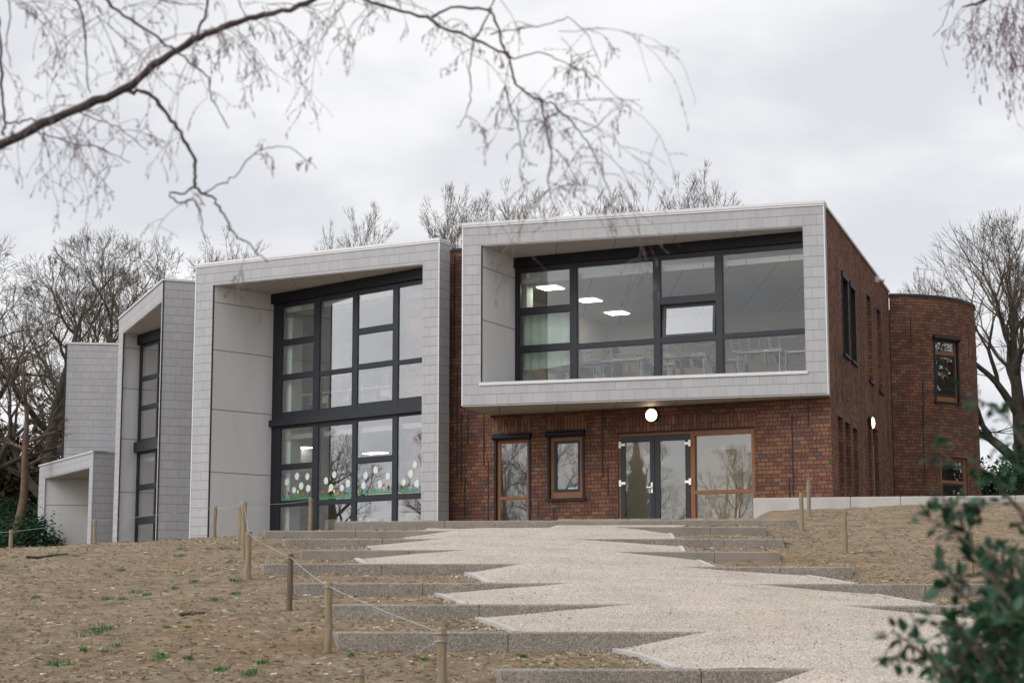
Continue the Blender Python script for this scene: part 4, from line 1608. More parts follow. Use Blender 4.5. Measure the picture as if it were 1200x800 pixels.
def room(poly, z0, zc, open_edges, lights, wall_m=None, ceil_m=None):
    """closed room on a plan polygon: floor, ceiling, walls (except the glazed edges), glowing ceiling panels"""
    m_ = MB(); poly_slab(m_, poly, z0 - 0.15, z0); m_.build("interior_floor", M['infloor'], school)
    m_ = MB(); poly_slab(m_, poly, zc, zc + 0.15); ce = m_.build("interior_ceiling", ceil_m or M['inceil'], school)
    m_ = MB()
    n = len(poly)
    for i in range(n):
        if i in open_edges:
            continue
        a, b_ = poly[i], poly[(i + 1) % n]
        w = Wall(a, b_)
        m_.wbox(w, -0.0, w.len, -0.06, 0.06, z0 - 0.15, zc + 0.75)
    m_.build("interior_wall", wall_m or M['inwall'], school)
    for (x, y), ang, sx, sy in lights:
        m_ = MB()
        ca, sa = math.cos(ang), math.sin(ang)
        pts = [(x + ca * a - sa * b_, y + sa * a + ca * b_) for a, b_ in ((-sx, -sy), (sx, -sy), (sx, sy), (-sx, sy))]
        m_.prism(pts, zc - 0.02, zc - 0.002)
        m_.build("ceiling_light", M['panel_light'], ce)


AU = math.atan2(WU.d.y, WU.d.x)
A2 = math.atan2(W2W.d.y, W2W.d.x)
ZCU = E + 8.86
WSI = Wall(WS.xy(0, -0.42), WS.xy(WS.len, -0.42))
def ceil_xy(px, py, zc):
    x, z = ray(px, py)
    Y = (zc - E) / z
    return (x * Y, Y)
room([WU.xy(-0.75, -0.14), isect(WU.xy(1, -0.14), WU.d, WSI), isect(WU.xy(1, -8.2), WU.d, WSI), WU.xy(-0.75, -8.2)], E + 5.86, ZCU, (0,),
     [(ceil_xy(645, 337, ZCU), AU, 0.3, 0.3), (ceil_xy(690, 351.5, ZCU), AU, 0.3, 0.3), (ceil_xy(723, 366.5, ZCU), AU, 0.3, 0.3)])
m_ = MB()
m_.wbox(WU, -0.7, WU.len + 0.15, -0.75, -0.65, ZCU + 0.002, E + 9.6)
m_.build("ceiling_fascia", M['fascia'], school)
# first-floor room behind the big frame, and the ground-floor room under it
r2 = [W2W.xy(-0.2, -0.14), W2W.xy(W2W.len + 0.45, -0.14), W2W.xy(W2W.len + 0.5, -2.4), W2W.xy(W2W.len - 0.3, -6.5), W2W.xy(-3.2, -6.5), W2W.xy(-3.2, -1.6), W2W.xy(-0.3, -0.5)]
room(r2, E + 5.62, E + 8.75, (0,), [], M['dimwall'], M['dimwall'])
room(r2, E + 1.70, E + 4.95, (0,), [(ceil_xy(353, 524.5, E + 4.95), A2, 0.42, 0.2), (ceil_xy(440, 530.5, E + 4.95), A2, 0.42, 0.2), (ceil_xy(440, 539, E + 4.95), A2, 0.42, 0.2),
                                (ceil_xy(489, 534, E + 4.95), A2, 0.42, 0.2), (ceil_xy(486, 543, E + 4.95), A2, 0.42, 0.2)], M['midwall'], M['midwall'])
m_ = MB()
m_.wbox(W2W, -0.15, W2W.len + 0.4, -0.75, -0.65, E + 8.752, E + 9.6)
m_.wbox(W2W, -0.15, W2W.len + 0.4, -0.75, -0.65, E + 4.952, E + 5.45)
m_.build("ceiling_fascia", M['fascia'], school)
# pale green column behind the left edge of the glazing
m_ = MB()
for z0_, z1_ in ((E + 5.63, E + 9.4), (E + 1.71, E + 5.4)):
    m_.wbox(W2W, -0.05, 0.62, -0.62, -0.2, z0_, z1_)
m_.build("interior_pier", M['fascia'], school)
m_ = MB()
m_.wbox(WU, -0.25, 0.18, -0.9, -0.5, E + 5.865, E + 9.3)
m_.build("interior_pier", M['fascia'], school)
# lobby behind the entrance
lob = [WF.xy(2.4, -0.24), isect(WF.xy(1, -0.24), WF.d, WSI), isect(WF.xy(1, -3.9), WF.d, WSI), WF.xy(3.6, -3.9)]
room(lob, FLOOR, E + 4.9, (0,), [(WF.xy(5.8, -2.8), 0.0, 0.2, 0.2), (WF.xy(9.0, -2.2), 0.0, 0.3, 0.3), (WF.xy(11.3, -1.6), 0.0, 0.3, 0.3)])  # lobby ceiling panels added unseen, to brighten the room behind the entrance glass
m_ = MB()
sb0, sb1 = WF.s(826, 570, -2.2), WF.s(866, 570, -2.2)
m_.wbox(WF, sb0, sb1, -2.5, -2.2, FLOOR, WF.z(840, 525, -2.2))
m_.build("notice_panel", M['beige'], school)
# narrow rooms behind the left frame and the small windows
r1 = [W1W.xy(-0.1, -0.14), W1W.xy(8.1, -0.14), W1W.xy(8.1, -4.0), W1W.xy(-0.1, -4.0)]
room(r1, E + 5.62, E + 8.9, (0,), [(W1W.xy(2.0, -2.0), 0.3, 0.3, 0.3)])
room(r1, E + 1.65, E + 4.95, (0,), [(W1W.xy(2.0, -2.0), 0.3, 0.3, 0.3)])
m_ = MB()
for w, h in [(WS, hh) for i, hh in enumerate(sideU + sideL) if i != 8]:
    m_.wbox(w, h[0] - 0.3, h[1] + 0.3, -0.34, -0.30, h[2] - 0.3, h[3] + 0.3)
m_.build("interior_wall", M['inwall'], school)
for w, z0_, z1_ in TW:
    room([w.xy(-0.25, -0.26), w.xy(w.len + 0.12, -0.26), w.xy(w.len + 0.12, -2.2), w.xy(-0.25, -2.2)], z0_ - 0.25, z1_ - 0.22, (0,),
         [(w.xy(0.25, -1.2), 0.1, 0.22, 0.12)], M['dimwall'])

# ---- roof deck and the plain rear walls
m_ = MB()
roofp = [WF.xy(0.6, -0.45), WF.xy(WF.len - 0.35, -0.45), WS.xy(WS.len - 0.2, -0.45), (14.6, 63.2), (13.5, 72.0), (-10.0, 80.0), W0.xy(0.4, -3.0), W0.xy(2.0, -0.5), (-12.4, 68.0), W1.xy(W1.len - 0.1, -2.7), b2l, (f2lw[0], f2lw[1] + 0.6)]
m_.prism(roofp, ZTOP - 0.75, ZTOP - 0.45)
m_.build("roof_deck", M['dark'], school)
m_ = MB()
for a, b_ in (((13.5, 72.0), (15.6, 63.2)), ((-10.0, 80.0), (13.5, 72.0)), (W0.xy(0.2, -4.0), (-10.0, 80.0))):
    w = Wall(b_, a)
    m_.wbox(w, 0, w.len, -0.15, 0.15, ZBASE, ZTOP - 0.03)
m_.build("rear_wall", M['brick'], school)

# ---- low concrete retaining wall in front of the brick
mb = MB()
pa = at(882.3, 583.3, 44.7); pb = at(996.5, 582.0, 44.2); pc_ = at(1225, 579.8, 43.4); pd = at(1400, 579.0, 43.0)
zt_ = E + 2.55
cur = [(pa.x, pa.y), (pb.x, pb.y)]
def plinth_piece(a, b_, zt0, zt1):
    w = Wall(a, b_)
    g_ = 0.006
    c = 0.012
    mb.hexa([w.p(g_, 0, E + 1.2), w.p(w.len - g_, 0, E + 1.2), w.p(w.len - g_, -0.32, E + 1.2), w.p(g_, -0.32, E + 1.2),
             w.p(g_, 0, zt0 - c), w.p(w.len - g_, 0, zt1 - c), w.p(w.len - g_, -0.32, zt1 - c), w.p(g_, -0.32, zt0 - c)])
    mb.hexa([w.p(g_, 0, zt0 - c), w.p(w.len - g_, 0, zt1 - c), w.p(w.len - g_, -0.32, zt1 - c), w.p(g_, -0.32, zt0 - c),
             w.p(g_ + c, -c, zt0), w.p(w.len - g_ - c, -c, zt1), w.p(w.len - g_ - c, -0.32 + c, zt1), w.p(g_ + c, -0.32 + c, zt0)])
def lerp2(a, b_, t):
    return (a.x + (b_.x - a.x) * t, a.y + (b_.y - a.y) * t)
plinth_piece((pa.x, pa.y), (pb.x, pb.y), pa.z, pb.z)
ts = [0, 0.26, 0.55, 0.85, 1.0]
for t0_, t1_ in zip(ts[:-1], ts[1:]):
    plinth_piece(lerp2(pb, pc_, t0_), lerp2(pb, pc_, t1_), pb.z + (pc_.z - pb.z) * t0_, pb.z + (pc_.z - pb.z) * t1_)
plinth_piece((pc_.x, pc_.y), (pd.x, pd.y), pc_.z, pd.z)
Lc = Vector((pb.x, pb.y, E + 2.0))
mb.v = [tuple(Vector(p) - Lc) for p in mb.v]
o = mb.build("retaining_wall", M['plinth'])
o.location = Lc
tag(o, "low smooth pale concrete retaining wall running along the foot of the brick", "retaining wall")

# ------------------------------------------------------------------ things seen through the glass
def chair_mesh():
    """school chair: bent steel tube frame, seat and back of ply"""
    fr = MB()
    for x in (-0.19, 0.19):
        fr.tube([(x, 0.22, 0.012), (x, -0.20, 0.012), (x, -0.235, 0.05), (x, -0.20, 0.40), (x, -0.16, 0.44), (x, 0.17, 0.44), (x, 0.205, 0.48), (x, 0.25, 0.80)], 0.013, 6)
    fr.tube([(-0.19, 0.22, 0.012), (0.19, 0.22, 0.012)], 0.012, 6)
    st = MB(); st.box(-0.2, 0.2, -0.2, 0.19, 0.452, 0.468)
    bk = MB(); bk.hexa([(-0.2, 0.215, 0.58), (0.2, 0.215, 0.58), (0.2, 0.232, 0.58), (-0.2, 0.232, 0.58), (-0.19, 0.245, 0.80), (0.19, 0.245, 0.80), (0.19, 0.262, 0.80), (-0.19, 0.262, 0.80)])
    return fr, st, bk

def make_chair(seatmat):
    t = empty("school_chair", (0, 0, 0), "school chair", "chair")
    fr, st, bk = chair_mesh()
    fr.build("tube_frame", M['steel'], t); st.build("seat", seatmat, t); bk.build("backrest", seatmat, t)
    return t

def make_table():
    t = empty("school_table", (0, 0, 0), "school table", "table")
    m_ = MB(); m_.box(-0.65, 0.65, -0.3, 0.3, 0.735, 0.76); m_.build("tabletop", M['tabletop'], t)
    for x in (-0.58, 0.58):
        m_ = MB()
        m_.tube([(x, -0.26, 0.0), (x, -0.26, 0.68), (x, -0.22, 0.72), (x, 0.22, 0.72), (x, 0.26, 0.68), (x, 0.26, 0.0)], 0.02, 6)
        m_.build("leg_frame", M['steel'], t)
    return t

chair0 = make_chair(M['seat'])
chair1 = make_chair(M['chairwood'])
table0 = make_table()
used = set()
def put(proto, x, y, z, rz, flip, label, group):
    o = proto if proto not in used else copy_tree(proto)
    used.add(proto)
    o.location = (x, y, z)
    o.rotation_euler = (math.pi if flip else 0, 0, rz)
    tag(o, label, "chair" if "chair" in o.name else "table", group)
    return o
FU = E + 5.862
FL2 = E + 5.62
rr2 = random.Random(5)
k = 0
for ti, (s_, dep) in enumerate(((1.55, 1.15), (3.0, 1.0), (3.35, 2.5), (4.75, 1.0), (5.3, 2.4), (6.9, 1.05), (7.9, 1.5), (0.7, 2.2))):
    x, y = WU.xy(s_, -dep)
    put(table0, x, y, FU, AU + rr2.uniform(-0.12, 0.12), False, "pale school table behind the wide first-floor window", "tables behind the wide first-floor window")
    for j in range(4 if ti != 6 else 1):
        xx, yy = WU.xy(s_ + (j - 1.5) * 0.31 + rr2.uniform(-.05, .05), -dep - rr2.uniform(-0.1, 0.12))
        put(chair0 if (k % 5) else chair1, xx, yy, FU + 0.77 + 0.475, AU + 1.57 + rr2.uniform(-.35, .35), True,
            "school chair put upside down on a table behind the wide first-floor window", "chairs upturned on the tables")
        k += 1
for s_, dep in ((1.15, 0.95), (2.3, 1.0), (3.8, 1.1), (5.3, 1.1)):
    x, y = W2W.xy(s_, -dep)
    put(table0, x, y, FL2, A2 + 0.05, False, "pale school table on the upper floor of the tall window", "tables on the upper floor of the tall window")
    for j in range(2):
        xx, yy = W2W.xy(s_ + (j - 0.5) * 0.5, -dep - 0.05)
        put(chair1 if j else chair0, xx, yy, FL2 + 0.77 + 0.475, A2 + rr2.uniform(-.5, .5), True,
            "school chair upturned on a table on the upper floor of the tall window", "chairs upturned in the tall window")
# low cupboards in the ground-floor room
for i, (s_, wd, lab) in enumerate(((1.15, 0.75, "pale low cupboard with drawers in the bottom left pane of the tall window"),
                                   (2.35, 1.0, "pale low cupboard behind the second pane of the tall window"))):
    x, y = W2W.xy(s_, -1.7)
    t = empty("low_cupboard", (x, y, E + 1.70), lab, "cupboard", "low cupboards in the ground-floor classroom")
    L = Wall(W2W.xy(s_ - wd / 2, -1.5), W2W.xy(s_ + wd / 2, -1.5))
    m_ = MB(); m_.wbox(L, 0, L.len, -0.4, 0.0, E + 1.70, E + 2.55); m_.build("carcass", M['tabletop'], t)
    for r_ in range(3):
        m_ = MB(); m_.wbox(L, 0.04, L.len - 0.04, 0.002, 0.02, E + 1.75 + r_ * 0.26, E + 1.97 + r_ * 0.26); m_.build("drawer", M['chairwood'] if r_ % 2 else M['tabletop'], t)
# cloth hung behind the left lights of the wide window
c0, c1 = WU.s(613, 390, -0.35), WU.s(668.5, 390, -0.35)
m_ = MB()
zt_, zb_ = WU.z(640, 366, -0.35), WU.z(640, 430.5, -0.35)
N = 40
Lc = Vector((*WU.xy((c0 + c1) / 2, -0.35), zb_))
for i in range(N):
    a, b_ = c0 + (c1 - c0) * i / N, c0 + (c1 - c0) * (i + 1) / N
    oa, ob = -0.35 + 0.025 * math.sin(i * 0.9), -0.35 + 0.025 * math.sin((i + 1) * 0.9)
    za, zb2 = zb_ - 0.06 + 0.10 * i / N, zb_ - 0.06 + 0.10 * (i + 1) / N
    p = [WU.p(a, oa, za), WU.p(b_, ob, zb2), WU.p(b_, ob, zt_), WU.p(a, oa, zt_)]
    q_ = [WU.p(a, oa - .012, za), WU.p(b_, ob - .012, zb2), WU.p(b_, ob - .012, zt_), WU.p(a, oa - .012, zt_)]
    m_.face([v - Lc for v in p]); m_.face([v - Lc for v in q_[::-1]])
    m_.face([p[0] - Lc, q_[0] - Lc, q_[1] - Lc, p[1] - Lc]); m_.face([p[3] - Lc, p[2] - Lc, q_[2] - Lc, q_[3] - Lc])
o = m_.build("curtain", M['curtain']); o.location = Lc
tag(o, "pale green cloth hung behind the left panes of the wide window", "curtain")
# unidentified maroon shape built as a coat stand, and yellow boxes at the back of the classroom
x, y = WU.xy(WU.s(719, 410, -5.0), -5.0)
t = empty("maroon_shape", (x, y, FU), "unidentified maroon and dark shape at the back of the room, built as a coat stand", "coat stand")
m_ = MB(); m_.tube([(x, y, FU), (x, y, FU + 1.75)], 0.025, 8)
for a in range(4):
    m_.tube([(x, y, FU + 0.12), (x + 0.28 * math.cos(a * 1.57 + .4), y + 0.28 * math.sin(a * 1.57 + .4), FU + 0.01)], 0.02, 6)
m_.build("stand", M['darkcloth'], t)
m_ = MB(); m_.tube([(x, y, FU + 0.75), (x, y - .02, FU + 1.0), (x, y - .02, FU + 1.3), (x, y, FU + 1.5)], [0.24, 0.23, 0.22, 0.08], 14); m_.build("coat", M['maroon'], t, True)
m_ = MB(); m_.tube([(x, y, FU + 1.60), (x, y, FU + 1.63), (x, y, FU + 1.66), (x, y, FU + 1.80), (x, y, FU + 1.84)], [0.20, 0.20, 0.14, 0.13, 0.06], 14); m_.build("hat", M['darkcloth'], t, True)
x, y = WU.xy(WU.s(735, 405, -6.0), -6.0)
t = empty("storage_cabinet", (x, y, FU), "beige cabinet at the back of the first-floor classroom", "cabinet")
L = Wall(WU.xy(WU.s(735, 405, -6.0) - 0.55, -6.0), WU.xy(WU.s(735, 405, -6.0) + 0.55, -6.0))
m_ = MB(); m_.wbox(L, 0, L.len, -0.4, 0, FU, FU + 1.15); m_.build("carcass", M['beige'], t)
for a in (0.02, 0.56):
    m_ = MB(); m_.wbox(L, a, a + 0.52, 0.002, 0.02, FU + 0.06, FU + 1.12); m_.build("door", M['chairwood'], t)
m_ = MB(); m_.wbox(L, 0.15, 0.85, -0.35, -0.05, FU + 1.152, FU + 1.62)
m_.wbox(L, 0.10, 0.90, -0.37, -0.03, FU + 1.622, FU + 1.68)
Lc = L.p(0.5, -0.2, FU + 1.152)
m_.v = [tuple(Vector(p) - Lc) for p in m_.v]
o = m_.build("yellow_box", M['yellow']); o.location = Lc
tag(o, "yellow lidded box standing on the beige classroom cabinet", "box")

# ------------------------------------------------------------------ posts and rope
POSTS = [(12, 621, 640, 'post', "post farthest left, beside the dark undergrowth"),
         (111, 609, 634, 'post', "post in front of the low porch"),
         (250.5, 593, 628, 'post', "post in front of the smooth panel of the big frame"),
         (281.8, 594, 640, 'post', "post standing close behind a taller one in the bunch of three"),
         (285.8, 588, 655, 'post', "tallest post of the bunch of three where the ropes meet"),
         (290, 623, 682, 'post', "front post of the bunch of three where the ropes meet"),
         (338.5, 649.5, 718, 'post_dark', "dark weathered post left of the kerb ends"),
         (385, 683, 765, 'post', "stout post just left of the long lower kerbs"),
         (519, 736, 806, 'post', "post overlapping the lowest long kerb, cut by the bottom edge"),
         (421.5, 790, 850, 'post', "post of which only the top shows at the bottom edge"),
         (363.5, 584, 620, 'post', "post standing against the tall window beside the upper kerbs"),
         (939.8, 578, 621, 'post', "shorter of the two posts beside the pale retaining wall"),
         (948.3, 563.5, 605, 'post', "taller of the two posts beside the pale retaining wall"),
         (991, 598, 648, 'post', "post alone in the open earth right of the path"),
         (1139, 624, 670, 'post', "post in the earth behind the leafy bush")]
PT = []
for i, (px, yt, yb, mt, lab) in enumerate(POSTS):
    if i == 9:
        Y = 14.0
        x, _ = ray(px, 800)
        b_ = Vector((x * Y, Y, ground(x * Y, Y)))
    elif yb > 800:
        Y = 14.4
        x, _ = ray(px, yt)
        b_ = Vector((x * Y, Y, ground(x * Y, Y)))
    else:
        b_ = ground_hit(px, yb)
        if b_.y > 46: b_ = Vector((ray(px, yb)[0] * 41, 41.0, ground(ray(px, yb)[0] * 41, 41)))
    top = E + ray(px, yt)[1] * b_.y
    h_ = max(0.3, top - b_.z)
    r_ = 0.038 if i in (7, 8, 6, 9) else 0.045
    rs = random.Random(i)
    m_ = MB()
    pts, rad = [], []
    lean = (rs.uniform(-.025, .025), rs.uniform(-.02, .02))
    for q in range(8):
        f = q / 7
        pts.append((lean[0] * h_ * f + 0.003 * math.sin(q * 2 + i), lean[1] * h_ * f, -0.25 + (h_ + 0.25) * f))
        rad.append(r_ * (1.05 - 0.08 * f + 0.04 * math.sin(q * 1.7 + i * 2)))
    pts.append((pts[-1][0], pts[-1][1], pts[-1][2] + 0.012)); rad.append(r_ * 0.8)
    m_.tube(pts, rad, 12)
    o = m_.build("fence_post", M[mt])
    o.location = b_
    tag(o, "round wooden " + lab, "post", "wooden rope posts in the bare earth")
    PT.append(Vector((b_.x + lean[0] * h_, b_.y + lean[1] * h_, b_.z + h_)))

def rope(name, pts, sag, r, label):
    m_ = MB()
    P = []
    for a, b_ in zip(pts[:-1], pts[1:]):
        n = 14
        for i in range(n):
            f = i / n
            p = a.lerp(b_, f)
            P.append(p - Vector((0, 0, sag * (b_ - a).length * 4 * f * (1 - f))))
    P.append(pts[-1])
    Lc = P[0].copy()
    m_.tube([p - Lc for p in P], r, 6)
    for p in pts:
        m_.tube([p - Lc + Vector((-0.06, -0.0, -0.01)), p - Lc + Vector((0.0, -0.062, -0.005)), p - Lc + Vector((0.06, 0.0, -0.012))], r * 1.2, 6)
    o = m_.build(name, M['rope'])
    o.location = Lc
    tag(o, label, "rope", "ropes strung between the posts")
dz = Vector((0, 0, -0.03))
far_left = Vector((PT[0].x - 2.5, PT[0].y + 1.0, PT[0].z - 0.12))
rope("rope", [far_left, PT[0] + dz, PT[1] + dz, PT[2] + dz, PT[4] + Vector((0, 0, -0.02)), PT[10] + dz], 0.004, 0.0048, "thin grey rope strung along the crest in front of the grey frames")
rope("rope", [PT[4] + dz, PT[5] + dz, PT[6] + dz, PT[7] + dz, PT[8] + dz], 0.005, 0.0042, "thin grey rope running downhill from the bunch of three posts")
rope("rope", [PT[8] + Vector((0, 0, -0.09)), PT[9] + dz], 0.012, 0.0042, "short slack rope from the front post to the bottom edge")

# ------------------------------------------------------------------ ground cover
soil_pts = random.Random(3)
m_ = MB()
def on_soil(x, Y):
    if not (9 < Y < 43): return False
    if Y < 38:
        L, Rr = path_edges(x, Y)
        if L - 0.05 < x < Rr + 0.05: return False
    elif x > -4.2 and x < 6.3: return False
    return True
cnt = 0
while cnt < 20000:
    Y = 12.5 + 30 * soil_pts.random() ** 1.5
    x = soil_pts.uniform(-0.30, 0.30) * Y
    if not on_soil(x, Y): continue
    z = ground(x, Y)
    cnt += 1
    kind = soil_pts.random()
    a = soil_pts.uniform(0, math.pi)
    if kind < 0.78:       # straw and dead leaf bits
        l, w_ = soil_pts.uniform(0.010, 0.040), soil_pts.uniform(0.0015, 0.0042)
        d = Vector((math.cos(a), math.sin(a), soil_pts.uniform(-.1, .25))) * l
        s_ = Vector((-math.sin(a), math.cos(a), 0)) * w_
        c = Vector((x, Y, z + 0.012))
        m_.face([c - d - s_, c + d - s_, c + d + s_ + Vector((0, 0, .012)), c - d + s_ + Vector((0, 0, .012))])
    else:                 # clods and stones
        r_ = soil_pts.uniform(0.005, 0.020) * (1.6 if kind > 0.985 else 1)
        c = Vector((x, Y, z + r_ * 0.3))
        ring = [c + Vector((r_ * math.cos(t * 1.2566 + a) * soil_pts.uniform(.7, 1.3), r_ * math.sin(t * 1.2566 + a) * soil_pts.uniform(.7, 1.3), -r_ * .3)) for t in range(5)]
        top = c + Vector((r_ * .2, 0, r_ * soil_pts.uniform(.5, .9)))
        i0 = len(m_.v)
        m_.v.extend([tuple(q) for q in ring] + [tuple(top)])
        for t in range(5):
            m_.f.append((i0 + t, i0 + (t + 1) % 5, i0 + 5)); m_.uv.append(None); m_.mi.append(0)
tag(m_.build("ground_litter", M['litter']), "straw, dead leaves and small stones strewn over the bare earth", "litter", kind="stuff")

m_ = MB()
gq = random.Random(33)
cnt = 0
while cnt < 9000:
    Y = 13.0 + 24 * gq.random() ** 1.6
    x = gq.uniform(-0.16, 0.30) * Y
    L, Rr = path_edges(x, Y)
    edge = gq.random() < 0.22
    if edge:
        x = (L if gq.random() < .5 else Rr) + gq.gauss(0, 0.14)
    elif not (L < x < Rr):
        continue
    cnt += 1
    r_ = gq.uniform(0.005, 0.014)
    a = gq.uniform(0, 6.28)
    c = Vector((x, Y, ground(x, Y, False) + (0.024 if L < x < Rr else 0.012) + r_ * .2))
    i0 = len(m_.v)
    for t in range(5):
        m_.v.append(tuple(c + Vector((r_ * math.cos(t * 1.2566 + a) * gq.uniform(.7, 1.3), r_ * math.sin(t * 1.2566 + a) * gq.uniform(.7, 1.3), -r_ * .5))))
    m_.v.append(tuple(c + Vector((r_ * .2, 0, r_ * gq.uniform(.5, .9)))))
    for t in range(5):
        m_.f.append((i0 + t, i0 + (t + 1) % 5, i0 + 5)); m_.uv.append(None); m_.mi.append(0)
tag(m_.build("loose_gravel", M['stone']), "small loose stones scattered over the pale gravel path", "gravel", kind="stuff")

m_ = MB()
TUFTS = [(115, 739, 15), (70, 778, 12), (187, 769, 10), (125, 700, 6), (142, 701, 4), (158, 693, 4), (172, 697, 5), (212, 643, 7), (265, 642, 7), (211, 652, 6), (64, 650, 6), (88, 651, 5), (3, 664, 4),
         (275, 685, 6), (276, 697, 5), (250, 702, 6), (204, 692, 5), (144, 668, 4), (226, 685, 4), (41, 701, 4), (56, 751, 6), (98, 760, 5), (120, 761, 6), (136, 754, 5), (220, 736, 4), (196, 735, 4),
         (222, 775, 5), (293, 792, 9), (258, 786, 7), (496, 773, 6), (307, 780, 5), (411, 773, 3), (380, 718, 4), (437, 695, 4), (30, 664, 3), (270, 658, 4), (613, 769, 5), (575, 730, 5), (350, 742, 4), (528, 671, 3), (18, 655, 3)]
gr = random.Random(8)
for px, py, sz in TUFTS:
    c = ground_hit(px, py)
    mpp = c.y / 2156
    for i in range(int(16 + sz * 9)):
        x = c.x + gr.gauss(0, 1) * sz * 0.62 * mpp
        Y = c.y + gr.gauss(0, 1) * sz * 1.2 * mpp
        z = ground(x, Y)
        h_ = gr.uniform(0.018, 0.050) * (0.7 + sz / 18)
        a = gr.uniform(0, 6.28)
        w_ = gr.uniform(0.003, 0.006)
        l = Vector((math.cos(a), math.sin(a), 0)) * h_ * gr.uniform(.3, 1.0)
        s_ = Vector((-math.sin(a), math.cos(a), 0)) * w_
        b_ = Vector((x, Y, z - 0.005))
        mid = b_ + l * .4 + Vector((0, 0, h_ * .7))
        i0 = len(m_.v)
        m_.v.extend([tuple(b_ - s_), tuple(b_ + s_), tuple(mid + s_ * .8), tuple(mid - s_ * .8), tuple(b_ + l + Vector((0, 0, h_)))])
        m_.f += [(i0, i0 + 1, i0 + 2, i0 + 3), (i0 + 3, i0 + 2, i0 + 4)]; m_.uv += [None, None]; m_.mi += [0, 0]
tag(m_.build("grass", M['grass']), "small green grass tufts scattered over the bare earth", "grass", kind="stuff")

for pts, r_, lab in (([(31, 655), (45, 654), (60, 652), (80, 651)], 0.025, "dark bent stick lying on the crest at the left"),
                     ([(211, 721), (225, 720), (240, 721)], 0.022, "short dark stick lying mid-slope below the bunch of posts")):
    P = [ground_hit(*p) + Vector((0, 0, 0.02)) for p in pts]
    Lc = P[0].copy()
    m_ = MB(); m_.tube([p - Lc for p in P], [r_ * (1 - 0.15 * i) for i in range(len(P))], 7)
    o = m_.build("fallen_stick", M['bark']); o.location = Lc
    tag(o, lab, "stick", "sticks on the earth")


# ------------------------------------------------------------------ bare trees
def grow_tree(seed, H, trunk_r, first, spread, up, crook, n_main, levels, twig_r, lean=(0, 0), fork=(0.22, 0.84, 0.22, 0.25, 0.62), up_pull=0.06):
    """trunk with limbs (thick wood) and a crown of fine twigs, as two mesh builders rooted at the origin"""
    q = random.Random(seed)
    tm, cm = MB(), MB()
    stack = []
    # main stem
    pts, rad = [], []
    n = 16
    p = Vector((0, 0, -0.4))
    d = Vector((lean[0], lean[1], 1)).normalized()
    step = H * 0.80 / n
    for i in range(n + 1):
        f = i / n
        pts.append(p.copy())
        flare = 1.0 + 0.35 * max(0, 1 - i / 1.5)
        rad.append(max(twig_r, trunk_r * flare * (1 - f) ** 0.85))
        d = (d + Vector((q.gauss(0, crook * .5), q.gauss(0, crook * .5), 0.10))).normalized()
        p = p + d * step
    tm.tube(pts, rad, 10)
    for i in range(n_main):
        f = first + (0.97 - first) * (i + q.random() * 0.8) / n_main
        k = min(n - 1, int(f * n))
        b0 = pts[k].lerp(pts[k + 1], f * n - k)
        az = i * 2.399 + q.uniform(-.5, .5)
        el = up + q.uniform(-.18, .18) + 0.35 * f
        dd = Vector((math.cos(az) * math.cos(el), math.sin(az) * math.cos(el), math.sin(el)))
        L = H * spread * (1.15 - 0.75 * f) * q.uniform(.75, 1.15)
        stack.append((b0, dd, L, min(rad[k] * 0.62, trunk_r * 0.55), 1))
    # each limb forks again and again: two, sometimes three shoots, a little shorter and thinner every time
    stack = [(b0, dd, L * fork[0], r0, 1) for b0, dd, L, r0, lv in stack]
    while stack:
        b0, dd, L, r0, lv = stack.pop()
        n = 4 if lv <= 2 else (3 if lv <= 4 else 2)
        r1 = max(twig_r * 0.8, r0 * 0.74)
        pts_, rd = [b0], [r0]
        p, d = b0.copy(), dd.copy()
        for i in range(1, n + 1):
            d = (d + Vector((q.gauss(0, crook), q.gauss(0, crook), q.gauss(0.02, crook * .8)))).normalized()
            p = p + d * (L / n)
            pts_.append(p.copy())
            rd.append(r0 + (r1 - r0) * i / n)
        if lv == levels:
            rd[-1] = twig_r * 0.5
        (tm if r0 > trunk_r * 0.13 else cm).tube(pts_, rd, 7 if lv <= 1 else (5 if lv <= 3 else 3), caps=False)
        if lv < levels:
            kids = 3 if q.random() < fork[2] else 2
            ref = d.cross(Vector((q.gauss(0, 1), q.gauss(0, 1), q.gauss(0, 1)))).normalized()
            oth = d.cross(ref)
            a0 = q.uniform(0, 6.28)
            for j in range(kids):
                az = a0 + j * 2 * math.pi / kids + q.uniform(-.4, .4)
                an = q.uniform(fork[3], fork[4]) * (0.6 if j == 0 else 1.0)
                nd = (d * math.cos(an) + (ref * math.cos(az) + oth * math.sin(az)) * math.sin(an) + Vector((0, 0, up_pull))).normalized()
                stack.append((p, nd, L * q.uniform(fork[1] - .12, fork[1] + .10), max(twig_r, r1 * (0.95 if j == 0 else 0.72)), lv + 1))
            # short side shoots along the way
            if lv >= 2:
                for j in range(1 if (lv < levels - 1 or q.random() < 0.6) else 2):
                    k = q.randrange(0, n)
                    bb = pts_[k].lerp(pts_[k + 1], q.random())
                    sd = Vector((q.gauss(0, 1), q.gauss(0, 1), q.gauss(0, 1))).normalized()
                    nd = (d * .6 + sd * .8 + Vector((0, 0, up_pull))).normalized()
                    stack.append((bb, nd, L * q.uniform(.45, .7), max(twig_r, r1 * .4), min(levels, lv + 3)))
    return tm, cm


def tree_proto(name, bark, **kw):
    t = empty(name, (0, 0, 0))
    tm, cm = grow_tree(**kw)
    tm.build("trunk", bark, t, True)
    cm.build("crown", M['twig_hazed'] if name == 'bare_poplar_tree' else M['twig'], t)
    return t

